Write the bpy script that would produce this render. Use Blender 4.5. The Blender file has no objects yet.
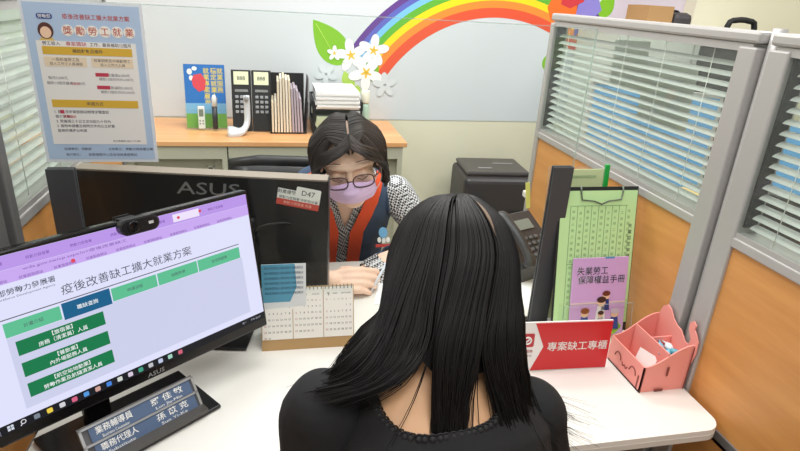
import bpy, bmesh, math, random
from mathutils import Matrix, Vector
random.seed(7)
PI = math.pi
S = bpy.context.scene
COL = S.collection

# ------------------------------------------------------------------ camera
CAM_H = 1.57
cam = bpy.data.cameras.new('camera'); camo = bpy.data.objects.new('camera', cam); COL.objects.link(camo)
R = ((0.97764605, -0.02500451, 0.20876535), (-0.20248045, -0.37951078, 0.90275868), (0.05665567, -0.92484936, -0.37609014))
camo.matrix_world = Matrix(((R[0][0], -R[0][1], -R[0][2], 0), (R[1][0], -R[1][1], -R[1][2], 0),
                            (R[2][0], -R[2][1], -R[2][2], CAM_H), (0, 0, 0, 1)))
cam.sensor_width = 36; cam.lens = 564 / 800 * 36; cam.clip_start = .02
S.camera = camo
S.cycles.transparent_max_bounces = 32
# ------------------------------------------------------------------ light
w = bpy.data.worlds.new('world'); S.world = w; w.use_nodes = True
bg = w.node_tree.nodes['Background']; bg.inputs[0].default_value = (1, .985, .965, 1); bg.inputs[1].default_value = .46
def area(name, loc, sx, sy, e, col=(1, .985, .96), rot=(0, 0, 0)):
    l = bpy.data.lights.new(name, 'AREA'); l.shape = 'RECTANGLE'; l.size = sx; l.size_y = sy; l.energy = e; l.color = col
    o = bpy.data.objects.new(name, l); o.location = loc; o.rotation_euler = rot; COL.objects.link(o)
area('ceiling_lamp', (.35, 1.15, 2.72), 1.2, .6, 19)
area('ceiling_lamp', (.35, 2.35, 2.72), 1.2, .6, 33)
area('ceiling_lamp', (.3, -.3, 2.72), 1.2, .6, 24)
area('ceiling_lamp', (2.2, 1.9, 2.72), 1.2, .6, 28)
area('ceiling_lamp', (-1.7, 1.7, 2.72), 1.2, .6, 32)
S.view_settings.view_transform = 'Standard'; S.view_settings.look = 'None'
S.view_settings.exposure = 0; S.view_settings.gamma = 1; S.view_settings.use_curve_mapping = False

# ------------------------------------------------------------------ materials
def lin(c):
    return tuple(((x / 255) / 12.92 if x / 255 <= .04045 else ((x / 255 + .055) / 1.055) ** 2.4) for x in c) + (1,)
_m = {}
def M(name, c=(200, 200, 200), rough=.5, metal=0, spec=.5, bump=0, bscale=200, vary=0, vscale=8, emit=0, stretch=None, coat=0):
    if name in _m: return _m[name]
    m = bpy.data.materials.new(name); m.use_nodes = True; nt = m.node_tree; b = nt.nodes['Principled BSDF']
    b.inputs['Base Color'].default_value = lin(c); b.inputs['Roughness'].default_value = rough
    b.inputs['Metallic'].default_value = metal; b.inputs['Specular IOR Level'].default_value = spec
    b.inputs['Coat Weight'].default_value = coat
    if emit:
        b.inputs['Emission Color'].default_value = lin(c); b.inputs['Emission Strength'].default_value = emit
        b.inputs['Base Color'].default_value = (0.01, .01, .01, 1); b.inputs['Specular IOR Level'].default_value = .2
    tc = None
    if bump or vary:
        tc = nt.nodes.new('ShaderNodeTexCoord'); mp = nt.nodes.new('ShaderNodeMapping')
        nt.links.new(tc.outputs['Object'], mp.inputs[0])
        if stretch: mp.inputs['Scale'].default_value = stretch
    if bump:
        n = nt.nodes.new('ShaderNodeTexNoise'); n.inputs['Scale'].default_value = bscale; n.inputs['Detail'].default_value = 3
        nt.links.new(mp.outputs[0], n.inputs['Vector'])
        bp = nt.nodes.new('ShaderNodeBump'); bp.inputs['Strength'].default_value = bump; bp.inputs['Distance'].default_value = .002
        nt.links.new(n.outputs['Fac'], bp.inputs['Height']); nt.links.new(bp.outputs[0], b.inputs['Normal'])
    if vary:
        n = nt.nodes.new('ShaderNodeTexNoise'); n.inputs['Scale'].default_value = vscale; n.inputs['Detail'].default_value = 5
        nt.links.new(mp.outputs[0], n.inputs['Vector'])
        r = nt.nodes.new('ShaderNodeValToRGB'); c0 = lin(tuple(max(0, x * (1 - vary)) for x in c)); c1 = lin(tuple(min(255, x * (1 + vary * .6)) for x in c))
        r.color_ramp.elements[0].position = .3; r.color_ramp.elements[0].color = c0
        r.color_ramp.elements[1].position = .7; r.color_ramp.elements[1].color = c1
        nt.links.new(n.outputs['Fac'], r.inputs[0]); nt.links.new(r.outputs[0], b.inputs['Base Color'])
    _m[name] = m; return m
def glass(name, tint=(255, 255, 255), refl=1.0, haze=0.0):
    """clear sheet: transparent plus fresnel reflection, optional milky film"""
    if name in _m: return _m[name]
    m = bpy.data.materials.new(name); m.use_nodes = True; nt = m.node_tree; nt.nodes.remove(nt.nodes['Principled BSDF'])
    t = nt.nodes.new('ShaderNodeBsdfTransparent'); t.inputs[0].default_value = lin(tint)
    g = nt.nodes.new('ShaderNodeBsdfGlossy'); g.inputs['Roughness'].default_value = .02
    f = nt.nodes.new('ShaderNodeLayerWeight'); f.inputs[0].default_value = .5
    pw = nt.nodes.new('ShaderNodeMath'); pw.operation = 'POWER'; pw.inputs[1].default_value = 4.5; nt.links.new(f.outputs['Facing'], pw.inputs[0])
    mu = nt.nodes.new('ShaderNodeMath'); mu.operation = 'MULTIPLY_ADD'; mu.inputs[1].default_value = .22 * refl; mu.inputs[2].default_value = .018 * refl
    f = pw
    mx = nt.nodes.new('ShaderNodeMixShader'); nt.links.new(f.outputs[0], mu.inputs[0]); nt.links.new(mu.outputs[0], mx.inputs[0])
    nt.links.new(t.outputs[0], mx.inputs[1]); nt.links.new(g.outputs[0], mx.inputs[2])
    out = nt.nodes['Material Output']; last = mx
    if haze:
        d = nt.nodes.new('ShaderNodeBsdfDiffuse'); d.inputs[0].default_value = lin((235, 238, 235))
        m2 = nt.nodes.new('ShaderNodeMixShader'); m2.inputs[0].default_value = haze
        nt.links.new(mx.outputs[0], m2.inputs[1]); nt.links.new(d.outputs[0], m2.inputs[2]); last = m2
    nt.links.new(last.outputs[0], out.inputs[0])
    _m[name] = m; return m
def wood(name, c1, c2, scale=(1, 1, 1), rough=.45):
    if name in _m: return _m[name]
    m = bpy.data.materials.new(name); m.use_nodes = True; nt = m.node_tree; b = nt.nodes['Principled BSDF']
    tc = nt.nodes.new('ShaderNodeTexCoord'); mp = nt.nodes.new('ShaderNodeMapping'); mp.inputs['Scale'].default_value = scale
    nt.links.new(tc.outputs['Object'], mp.inputs[0])
    n = nt.nodes.new('ShaderNodeTexNoise'); n.inputs['Scale'].default_value = 6; n.inputs['Detail'].default_value = 6; n.inputs['Roughness'].default_value = .6
    nt.links.new(mp.outputs[0], n.inputs['Vector'])
    r = nt.nodes.new('ShaderNodeValToRGB'); r.color_ramp.elements[0].position = .33; r.color_ramp.elements[1].position = .7
    r.color_ramp.elements[0].color = lin(c1); r.color_ramp.elements[1].color = lin(c2)
    nt.links.new(n.outputs['Fac'], r.inputs[0]); nt.links.new(r.outputs[0], b.inputs['Base Color'])
    b.inputs['Roughness'].default_value = rough
    _m[name] = m; return m
def gingham(name):
    m = bpy.data.materials.new(name); m.use_nodes = True; nt = m.node_tree; b = nt.nodes['Principled BSDF']
    tc = nt.nodes.new('ShaderNodeTexCoord'); ck = nt.nodes.new('ShaderNodeTexChecker'); ck.inputs['Scale'].default_value = 150
    mp = nt.nodes.new('ShaderNodeMapping'); mp.inputs['Rotation'].default_value = (.5, .4, .7)
    nt.links.new(tc.outputs['Object'], mp.inputs[0]); nt.links.new(mp.outputs[0], ck.inputs['Vector'])
    ck.inputs['Color1'].default_value = lin((225, 225, 228)); ck.inputs['Color2'].default_value = lin((38, 38, 44))
    nt.links.new(ck.outputs['Color'], b.inputs['Base Color']); b.inputs['Roughness'].default_value = .85
    return m

white_lam = M('white_laminate', (232, 230, 224), .35, vary=.015, vscale=3)
black_pl = M('black_plastic', (22, 22, 24), .42)
gloss_black = M('gloss_black', (14, 13, 14), .18)
dark_pl = M('dark_grey_plastic', (52, 53, 56), .5)
grey_pl = M('grey_plastic', (130, 132, 134), .5)
alu = M('brushed_aluminium', (178, 176, 174), .42, .3, bump=.05, bscale=300, stretch=(1, 1, .05))
alu_dark = M('dark_aluminium', (118, 117, 116), .45, .3)
rubber = M('black_rubber', (16, 16, 17), .7)
paper = M('white_paper', (238, 238, 234), .85)
ink = M('black_ink', (35, 35, 40), .8)
orange_wood = wood('orange_beech_board', (198, 136, 72), (218, 156, 90), (1, .35, 3.2))
counter_wood = wood('counter_beech', (216, 152, 98), (234, 178, 124), (.4, 4, 1), .35)
steel = M('cream_steel', (186, 184, 164), .45)
steel_dark = M('steel_shadow_gap', (70, 70, 62), .6)
acrylic = glass('clear_acrylic', (252, 254, 253), .7, .005)
edge_glass = glass('acrylic_edge', (225, 236, 232), 1, .22)
pane = glass('partition_glass', (248, 251, 249), 1.0, .03)
film = glass('plastic_sleeve', (252, 252, 252), .8, .10)
chrome = M('chrome', (205, 205, 208), .2, 1)
skin = M('skin', (248, 208, 184), .5, vary=.03, vscale=20)
hairb = M('black_hair', (13, 10, 9), .48, spec=.28)
hairw = M('dark_brown_hair', (30, 22, 20), .5, spec=.35)

# ------------------------------------------------------------------ mesh builder
def frame(o, x, y):
    x = Vector(x).normalized(); y = Vector(y); y = (y - x * y.dot(x)).normalized(); z = x.cross(y)
    return Matrix(((x.x, y.x, z.x, o[0]), (x.y, y.y, z.y, o[1]), (x.z, y.z, z.z, o[2]), (0, 0, 0, 1)))
def T(x, y, z): return Matrix.Translation((x, y, z))
def RZ(a): return Matrix.Rotation(a, 4, 'Z')
def RX(a): return Matrix.Rotation(a, 4, 'X')
def RY(a): return Matrix.Rotation(a, 4, 'Y')
_tcache = {}
def text_geo(s, bold):
    k = (s, bold)
    if k in _tcache: return _tcache[k]
    c = bpy.data.curves.new('t', 'FONT'); c.body = s; c.size = 1; c.resolution_u = 2; c.offset = bold; c.align_x = 'LEFT'
    o = bpy.data.objects.new('t', c); COL.objects.link(o)
    dg = bpy.context.evaluated_depsgraph_get(); dg.update(); ev = o.evaluated_get(dg); me = ev.to_mesh()
    vs = [v.co.copy() for v in me.vertices]; fs = [tuple(p.vertices) for p in me.polygons]
    ev.to_mesh_clear(); bpy.data.objects.remove(o); bpy.data.curves.remove(c)
    xs = [v.x for v in vs] or [0]
    _tcache[k] = (vs, fs, min(xs), max(xs)); return _tcache[k]
class MB:
    def __init__(s): s.v = []; s.f = []; s.sm = []; s.X = Matrix()
    def add(s, vs, fs, m=None, smooth=False):
        n = len(s.v); m = s.X @ m if m is not None else s.X
        s.v += [m @ Vector(v) for v in vs]; s.f += [tuple(i + n for i in f) for f in fs]; s.sm += [smooth] * len(fs); return s
    def box(s, c, d, m=None, bevel=0, seg=2):
        x, y, z = d[0] / 2, d[1] / 2, d[2] / 2
        mm = (m if m is not None else Matrix()) @ T(*c)
        if not bevel:
            return s.add([(-x, -y, -z), (x, -y, -z), (x, y, -z), (-x, y, -z), (-x, -y, z), (x, -y, z), (x, y, z), (-x, y, z)],
                         [(0, 3, 2, 1), (4, 5, 6, 7), (0, 1, 5, 4), (1, 2, 6, 5), (2, 3, 7, 6), (3, 0, 4, 7)], mm)
        b = bmesh.new(); bmesh.ops.create_cube(b, size=1)
        for v in b.verts: v.co = Vector((v.co.x * d[0], v.co.y * d[1], v.co.z * d[2]))
        bmesh.ops.bevel(b, geom=b.edges[:], offset=bevel, segments=seg, affect='EDGES', profile=.5)
        return s.bm(b, mm, False)
    def bm(s, b, m=None, smooth=True):
        b.verts.index_update(); s.add([v.co.copy() for v in b.verts], [tuple(v.index for v in f.verts) for f in b.faces], m, smooth); b.free(); return s
    def ell(s, c, r, m=None, u=20, v=12):
        b = bmesh.new(); bmesh.ops.create_uvsphere(b, u_segments=u, v_segments=v, radius=1)
        for q in b.verts: q.co = Vector((q.co.x * r[0], q.co.y * r[1], q.co.z * r[2]))
        return s.bm(b, (m if m is not None else Matrix()) @ T(*c))
    def loft(s, rings, cap=True, smooth=True, m=None, closed=True):
        n = len(rings[0]); vs = [p for r in rings for p in r]; fs = []
        for i in range(len(rings) - 1):
            for j in range(n if closed else n - 1):
                a = i * n + j; b = i * n + (j + 1) % n; fs.append((a, b, b + n, a + n))
        if cap and closed: fs += [tuple(range(n))[::-1], tuple(range((len(rings) - 1) * n, len(rings) * n))]
        return s.add(vs, fs, m, smooth)
    def tube(s, pts, r, n=8, m=None, cap=True, flat=1.0, up=None):
        pts = [Vector(p) for p in pts]; k = len(pts)
        rs = r if isinstance(r, (list, tuple)) else [r] * k
        t0 = (pts[1] - pts[0]).normalized()
        a = Vector(up) if up is not None else (Vector((0, 0, 1)) if abs(t0.z) < .9 else Vector((1, 0, 0)))
        rings = []
        for i, p in enumerate(pts):
            t = (pts[min(i + 1, k - 1)] - pts[max(i - 1, 0)])
            if t.length < 1e-9: t = t0
            t = t.normalized(); a = (a - t * a.dot(t))
            if a.length < 1e-6: a = t.orthogonal()
            a = a.normalized(); b = t.cross(a)
            rings.append([p + a * (math.cos(2 * PI * j / n) * rs[i] * flat) + b * (math.sin(2 * PI * j / n) * rs[i]) for j in range(n)])
        return s.loft(rings, cap, True, m)
    def lathe(s, prof, n=24, m=None, smooth=True):
        return s.loft([[(r * math.cos(2 * PI * j / n), r * math.sin(2 * PI * j / n), z) for j in range(n)] for r, z in prof], True, smooth, m)
    def prism(s, poly, z0, z1, m=None):
        n = len(poly); a = sum(poly[i][0] * poly[(i + 1) % n][1] - poly[(i + 1) % n][0] * poly[i][1] for i in range(n))
        if a < 0: poly = poly[::-1]
        vs = [(x, y, z0) for x, y in poly] + [(x, y, z1) for x, y in poly]
        fs = [tuple(range(n))[::-1], tuple(range(n, 2 * n))] + [(i, (i + 1) % n, n + (i + 1) % n, n + i) for i in range(n)]
        return s.add(vs, fs, m)
    def rect(s, x0, y0, x1, y1, z=0, m=None, t=.0004):
        return s.box(((x0 + x1) / 2, (y0 + y1) / 2, z + t / 2), (abs(x1 - x0), abs(y1 - y0), t), m)
    def disc(s, x, y, rx, ry, z=0, t=.0004, n=24, m=None, rot=0):
        return s.prism([(x + math.cos(rot) * rx * math.cos(2 * PI * i / n) - math.sin(rot) * ry * math.sin(2 * PI * i / n),
                         y + math.sin(rot) * rx * math.cos(2 * PI * i / n) + math.cos(rot) * ry * math.sin(2 * PI * i / n)) for i in range(n)], z, z + t, m)
    def text(s, t, x, y, h, z=.0006, al='C', bold=0.0, width=None, m=None, shear=0):
        """h = em height; y = vertical centre of the glyphs; width squeezes to a given total width"""
        vs, fs, a, b = text_geo(t, bold)
        if not vs: return s
        k = h; kx = h if width is None else width / max(1e-6, b - a); W = (b - a) * kx
        x0 = x - (W / 2 if al == 'C' else (W if al == 'R' else 0))
        return s.add([(x0 + (v.x - a) * kx + shear * (v.y - .35) * k, y + (v.y - .36) * k, z) for v in vs], fs, m)
    def mesh(s, name):
        me = bpy.data.meshes.new(name); me.from_pydata([tuple(v) for v in s.v], [], s.f)
        me.polygons.foreach_set('use_smooth', s.sm); me.update(); return me
    def build(s, name, mat, parent=None, label=None, cat=None, group=None, kind=None, mods=None):
        o = bpy.data.objects.new(name, s.mesh(name)); COL.objects.link(o); o.data.materials.append(mat)
        if parent: o.parent = parent
        return tag(o, label, cat, group, kind)
def tag(o, label=None, cat=None, group=None, kind=None):
    if label: o['label'] = label
    if cat: o['category'] = cat
    if group: o['group'] = group
    if kind: o['kind'] = kind
    return o
def thing(name, label, cat, m=None, group=None):
    o = bpy.data.objects.new(name, None); o.empty_display_size = .05; COL.objects.link(o)
    if m is not None: o.matrix_world = m
    return tag(o, label, cat, group)
def wall(name, c, d, mat):
    return MB().box(c, d).build(name, mat, kind='structure')
def cr(P, n):
    """Catmull-Rom through P, n samples"""
    P = [Vector(p) for p in P]; Q = [P[0] * 2 - P[1]] + P + [P[-1] * 2 - P[-2]]; out = []
    for i in range(n):
        t = i / (n - 1) * (len(P) - 1); k = min(int(t), len(P) - 2); t -= k
        a, b, c, d = Q[k:k + 4]
        out.append(.5 * ((2 * b) + (c - a) * t + (2 * a - 5 * b + 4 * c - d) * t * t + (3 * b - a - 3 * c + d) * t ** 3))
    return out
def copy_tree(o, M_=None, parent=None):
    c = o.copy(); COL.objects.link(c)
    if parent: c.parent = parent
    if M_ is not None: c.matrix_world = M_
    for ch in o.children: copy_tree(ch, None, c)
    return c

# ================================================================== SETTING
wall_cream = M('cream_wall_paint', (226, 222, 198), .7, vary=.01, vscale=3)
MB().box((.4, 1.2, -.05), (7, 6, .1)).build('floor', M('beige_floor_tile', (196, 188, 172), .4, vary=.05, vscale=2), kind='structure')
wall('wall_back', (.4, 3.25, 1.4), (7, .1, 2.8), wall_cream)
wall('wall_right', (3.85, 1.2, 1.4), (.1, 6, 2.8), wall_cream)
wall('wall_left', (-3.05, 1.2, 1.4), (.1, 6, 2.8), wall_cream)
MB().box((3.1, 3.15, 1.4), (1.4, .1, 2.8)).build('trim_1', wall_cream, kind='structure')

# --- mural on the back wall: local x right, y up, z towards the room
mu = thing('wall_mural', 'printed rainbow and white flower mural covering the upper back wall', 'mural', frame((0, 3.199, 0), (1, 0, 0), (0, 0, 1)))
MB().rect(-1.6, .905, 2.4, 2.3, 0, t=.002).build('backing_sheet', M('mural_grey_sheet', (208, 214, 218), .6), mu)
bands = [('red', (226, 84, 50), .763, .815), ('orange', (240, 140, 50), .815, .853), ('yellow', (247, 216, 20), .853, .889),
         ('green', (96, 176, 52), .889, .924), ('light_blue', (120, 190, 236), .924, .954), ('blue', (92, 100, 186), .954, .981), ('purple', (98, 62, 140), .981, 1.012)]
for i, (n, c, r0, r1) in enumerate(bands):
    r0, r1 = r0 + 0, r1
    pts = [(1.242 + r1 * math.cos(a), .726 + r1 * math.sin(a)) for a in [math.radians(20 + 1.9 * k) for k in range(69)]]
    pts2 = [(1.242 + r0 * math.cos(a), .726 + r0 * math.sin(a)) for a in [math.radians(20 + 1.9 * k) for k in range(69)]]
    b = MB(); n_ = len(pts)
    b.add([(x, y, .0026) for x, y in pts] + [(x, y, .0026) for x, y in pts2] + [(x, y, .0018) for x, y in pts] + [(x, y, .0018) for x, y in pts2],
          [(k, n_ + k, n_ + k + 1, k + 1) for k in range(n_ - 1)] + [(k, k + 1, 2 * n_ + k + 1, 2 * n_ + k) for k in range(n_ - 1)])
    b.build('rainbow_band', M('rainbow_' + n, c, .6), mu)
def leaf(name, base, tip, wd, mat, z=.003):
    b = Vector(base); t = Vector(tip); d = t - b; nrm = Vector((-d.y, d.x)).normalized(); L = []; Rr = []
    for k in range(13):
        s_ = k / 12; wv = wd * math.sin(PI * s_ ** .75) ** .9
        L.append(tuple(b + d * s_ + nrm * wv)); Rr.append(tuple(b + d * s_ - nrm * wv))
    return MB().prism(L + Rr[::-1][1:-1], z - .001, z).build(name, mat, mu)
lg = M('leaf_green', (126, 186, 36), .6); lg2 = M('leaf_pale_green', (176, 212, 90), .6)
lf = leaf('leaf', (.375, 1.205), (.2, 1.43), .082, lg)
MB().tube([(.375, 1.205, .0035), (.29, 1.29, .0035), (.215, 1.41, .0035)], .002, 5).build('leaf_vein', lg2, lf)
leaf('leaf', (.51, 1.12), (.56, 1.21), .03, lg); leaf('leaf', (.40, 1.09), (.37, 1.17), .03, lg2)
leaf('leaf', (1.86, 1.52), (1.92, 1.66), .05, lg); leaf('leaf', (1.50, 1.62), (1.44, 1.69), .05, lg); leaf('leaf', (1.55, 1.22), (1.6, 1.33), .03, lg)
petal = M('petal_white', (246, 246, 244), .6); pgrey = M('petal_grey', (212, 219, 222), .6); pedge = M('petal_outline', (176, 178, 184), .6)
_fz = [0]
def flower(x, y, r, rot, white=True):
    b = MB(); o = MB(); _fz[0] += .0006; b.X = o.X = T(0, 0, _fz[0])
    for k in range(5):
        a = rot + k * 2 * PI / 5
        for mb_, s_, z in ((o, 1.04, .0031), (b, 1.0, .0036)):
            mb_.disc(x + math.cos(a) * r * .56, y + math.sin(a) * r * .56, r * .46 * s_, r * .27 * s_, z + .00003 * k, .0004, 18, rot=a)
    if white:
        fo = o.build('flower_outline', pedge, mu); b.build('petals', petal, fo)
        c = MB(); c.X = T(0, 0, _fz[0])
        for k in range(5):
            a = rot + k * 2 * PI / 5
            c.disc(x + math.cos(a) * r * .16, y + math.sin(a) * r * .16, r * .16, r * .06, .0042, .0004, 10, rot=a)
        c.build('flower_centre', M('flower_yellow', (240, 196, 60), .6), fo)
    else: b.build('faded_flower', pgrey, mu)
flower(.405, 1.255, .088, .5); flower(.53, 1.285, .085, .2); flower(.492, 1.165, .1, .9); flower(.315, 1.263, .04, .3)
flower(.60, 1.10, .07, .4, False); flower(.27, 1.15, .06, .9, False)
MB().disc(.41, 1.10, .022, .032, .0036).disc(.445, 1.065, .02, .03, .0036).build('flower_bud', lg2, mu)
# bright children's shapes on the right half of the mural
MB().prism([(1.52, 1.56), (1.55, 1.49), (1.62, 1.47), (1.70, 1.51), (1.71, 1.60), (1.64, 1.67), (1.56, 1.65)], .0028, .0034).build('orange_shape', M('mural_orange', (236, 110, 30), .6), mu)
MB().prism([(1.60, 1.58), (1.66, 1.56), (1.74, 1.60), (1.74, 1.72), (1.62, 1.74)], .0034, .004).build('red_shape', M('mural_red', (206, 52, 60), .6), mu)
MB().prism([(1.71, 1.40), (1.86, 1.56), (1.78, 1.72), (1.70, 1.66)], .0028, .0034).build('violet_shape', M('mural_violet', (138, 128, 206), .6), mu)
MB().prism([(1.75, 1.36), (1.95, 1.42), (1.9, 1.52), (1.8, 1.5)], .003, .0035).build('green_shape', M('mural_green', (120, 190, 120), .6), mu)
MB().prism([(1.92, 1.3), (2.4, 1.3), (2.4, 2.3), (1.7, 2.3)], .0022, .0027).build('lilac_field', M('mural_lilac', (206, 196, 208), .6), mu)

# ================================================================== BACK CABINETS
def cabinet(x0, x1, label, hx):
    t = thing('steel_cabinet', label, 'cabinet', T((x0 + x1) / 2, 2.93, 0), 'low cabinets along the back wall'); W = x1 - x0
    b = MB(); b.box((0, .02, .055), (W - .02, .44, .07)).box((-W / 2 + .012, 0, .48), (.024, .5, .79)).box((W / 2 - .012, 0, .48), (.024, .5, .79))
    b.box((0, 0, .845), (W - .048, .5, .06)).box((0, 0, .105), (W - .048, .5, .04)).box((0, .235, .48), (W - .048, .02, .7))
    b.build('body', steel, t)
    dw = (W - .048) / 2 + .02
    for s_, k in ((-1, 0), (1, 1)):
        d = MB().box((s_ * (W / 4 - .018), -.222 + .02 * k, .47), (dw, .016, .69), bevel=.003).build('sliding_door', steel, t)
        px = s_ * (W / 4 - .018) + hx[k]
        h = MB(); h.box((px - .014, -.232 + .02 * k, .74), (.006, .012, .062)).box((px + .014, -.232 + .02 * k, .74), (.006, .012, .062))
        h.box((px, -.232 + .02 * k, .768), (.034, .012, .006)).box((px, -.232 + .02 * k, .712), (.034, .012, .006)).build('handle_frame', M('latch_cream', (214, 212, 196), .4), d)
        MB().box((px, -.231 + .02 * k, .74), (.02, .006, .05)).build('handle_recess', M('latch_dark', (92, 92, 84), .5), d)
    return t
cabinet(-1.09, -.232, 'cream steel sliding-door cabinet at the left, under the wood counter behind the poster', (-.15, .15))
cabinet(-.226, .61, 'cream steel sliding-door cabinet at the right, directly behind the masked worker', (-.15, .13))
MB().box((-.23, 2.93, .888), (1.72, .515, .024), bevel=.003).build('countertop', counter_wood, label='continuous light beech wood countertop on the steel cabinets along the back wall', cat='countertop')

# ================================================================== ITEMS ON THE COUNTER
CT = .9002
# leaflet holder
lh = thing('leaflet_holder', 'clear acrylic leaflet stand with a blue leaflet, leftmost on the back counter', 'leaflet holder', frame((-.34, 2.93, CT), (1, .04, 0), (0, .12, .99)))
MB().box((0, .15, -.003), (.20, .30, .003)).box((0, .002, .02), (.20, .004, .045)).box((0, .05, .042), (.20, .1, .003)).build('clear_stand', acrylic, lh)
lt = thing('leaflet', 'blue leaflet with yellow lettering and a red figure in the leftmost counter stand', 'leaflet', frame((-.34, 2.93, CT + .006), (1, .04, 0), (0, .12, .99)))
MB().rect(-.095, .0, .095, .305, .0, t=.001).build('sheet', M('leaflet_blue', (36, 112, 190), .5), lt)
MB().rect(-.095, .0, .095, .07, .0011).build('grass_band', M('leaflet_green', (110, 170, 70), .5), lt)
MB().rect(-.095, .07, .095, .12, .0011).build('sky_band', M('leaflet_paleblue', (120, 176, 214), .5), lt)
MB().prism([(-.055, .2), (-.03, .175), (.0, .185), (.005, .23), (-.015, .262), (-.05, .255), (-.06, .23)], .0011, .0016).build('red_figure', M('leaflet_red', (216, 70, 84), .5), lt)
MB().disc(-.068, .27, .012, .014, .0011).disc(-.045, .285, .012, .01, .0011).disc(-.062, .24, .01, .012, .0011).build('white_blots', paper, lt)
b = MB()
for c_, s_ in ((.072, '就業服務'), (.042, '穩定就業人員'), (.008, '就業專案雇用獎')):
    for k, ch in enumerate(s_): b.text(ch, c_, .275 - k * .03, .03, .0013, bold=.006)
b.build('lettering', M('leaflet_yellow', (240, 214, 60), .5), lt)
# two pointers in front of the leaflet
rm = thing('remote_control', 'white pocket remote standing against the blue leaflet', 'remote control', frame((-.362, 2.906, CT + .007), (1, .04, 0), (.02, .12, .99)))
MB().box((0, .055, .008), (.032, .11, .012), bevel=.004).build('body', M('white_plastic', (226, 228, 226), .4), rm)
MB().rect(-.01, .06, .01, .095, .0142).build('display', M('lcd_grey', (120, 128, 120), .4), rm)
for k in range(4): MB().disc(-.007 + .014 * (k % 2), .025 + .014 * (k // 2), .004, .004, .014, .001, 10).build('button', grey_pl, rm)
pn = thing('marker_pen', 'thick black marker with a white cap leaning on the blue leaflet', 'marker', frame((-.298, 2.906, CT + .007), (1, .04, 0), (.28, .12, .95)))
MB().tube([(0, 0, .01), (0, .11, .01)], .0125, 12).build('barrel', M('marker_dark', (40, 42, 48), .4), pn)
MB().tube([(0, .11, .01), (0, .15, .01), (0, .165, .01)], [.0125, .012, .006], 12).build('cap', M('white_plastic', (226, 228, 226), .4), pn)
MB().box((.012, .13, .014), (.004, .05, .004)).build('clip', grey_pl, pn)
# two black desk calculators propped upright
def calculator(x, label):
    t = thing('desk_calculator', label, 'calculator', frame((x, 2.875, CT + .004), (1, .02, 0), (0, .2, .98)), 'desk calculators on the back counter')
    MB().box((0, .148, -.012), (.094, .296, .02), bevel=.004).build('case', black_pl, t)
    f = MB().box((0, .256, -.0005), (.07, .062, .004)).build('display', M('calc_display', (226, 230, 196), .35), t)
    MB().text('888', 0, .256, .026, .0018, bold=.01).build('digits', M('lcd_ink', (80, 84, 74), .5), f)
    MB().box((0, .196, -.0), (.062, .012, .004)).build('brand_strip', grey_pl, t)
    for r_ in range(4):
        for c_ in range(3):
            MB().box((-.023 + .023 * c_, .166 - .024 * r_, 0), (.016, .014, .008), bevel=.002).build('key', M('calc_key', (150, 154, 160), .45), t)
calculator(-.166, 'black desk calculator with pale display propped upright, the left one beside the leaflet')
calculator(-.07, 'black desk calculator with pale display propped upright, the right one beside the file rack')
# silver handset in front of the left calculator
hs = thing('phone_handset', 'silver curved phone handset standing in front of the left calculator', 'handset', T(-.17, 2.80, CT))
MB().tube(cr([(.028, .045, .185), (.03, .04, .12), (.026, .02, .05), (-.005, -.014, .02), (-.062, -.022, .02)], 20), [.015] * 12 + [.017, .02, .022, .027, .030, .033, .034, .030], 12, flat=.55, up=(0, 1, 0)).build('handset_shell', M('silver_plastic', (206, 208, 212), .3, .2), hs)
MB().ell((.028, .034, .17), (.011, .006, .014)).build('earpiece', M('silver_dark', (150, 152, 156), .4), hs)
# file rack with envelopes and folders
fr = thing('file_rack', 'black magazine rack holding beige envelopes and grey folders on the counter', 'file rack', T(.055, 2.95, CT))
b = MB(); b.box((0, .0, .004), (.175, .22, .008)).box((0, .108, .135), (.175, .006, .27)).box((-.086, 0, .06), (.005, .22, .12)).build('tray', black_pl, fr)
MB().prism([(-.11, 0), (.11, 0), (.11, .265), (-.03, .265), (-.11, .16)], -.0025, .0025, frame((.088, 0, 0), (0, 1, 0), (.06, 0, 1))).build('side_panel', M('dark_maroon_plastic', (52, 42, 46), .45), fr)
envm = M('beige_envelope', (222, 208, 184), .8); folm = M('grey_folder', (176, 164, 176), .75); envw = M('pale_envelope', (232, 224, 208), .8)
for i in range(11):
    xx = -.074 + .0142 * i
    hgt = (.15, .16, .25, .262, .268, .258, .255, .215, .22, .205, .17)[i]; ln = (0, 0, -.003, -.006, -.01, -.014, -.018, -.028, -.036, -.045, -.052)[i]
    mt_ = (envm, envw, envm, envw, envm, envw, envm, folm, folm, folm, folm)[i]
    dy = -.02 - .006 * random.random()
    MB().box((0, 0, hgt / 2), (.0102, .19, hgt), bevel=.0015).build('filed_envelope' if i < 7 else 'filed_folder', mt_, None,
        ('beige envelope standing in the black rack, left group' if i < 7 else 'grey-lilac folder leaning in the black rack, right group'), 'envelope' if i < 7 else 'folder',
        'envelopes filed in the counter rack' if i < 7 else 'folders filed in the counter rack').matrix_world = T(.055 + xx, 2.95 + dy, CT + .0085) @ RY(ln)
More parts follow.
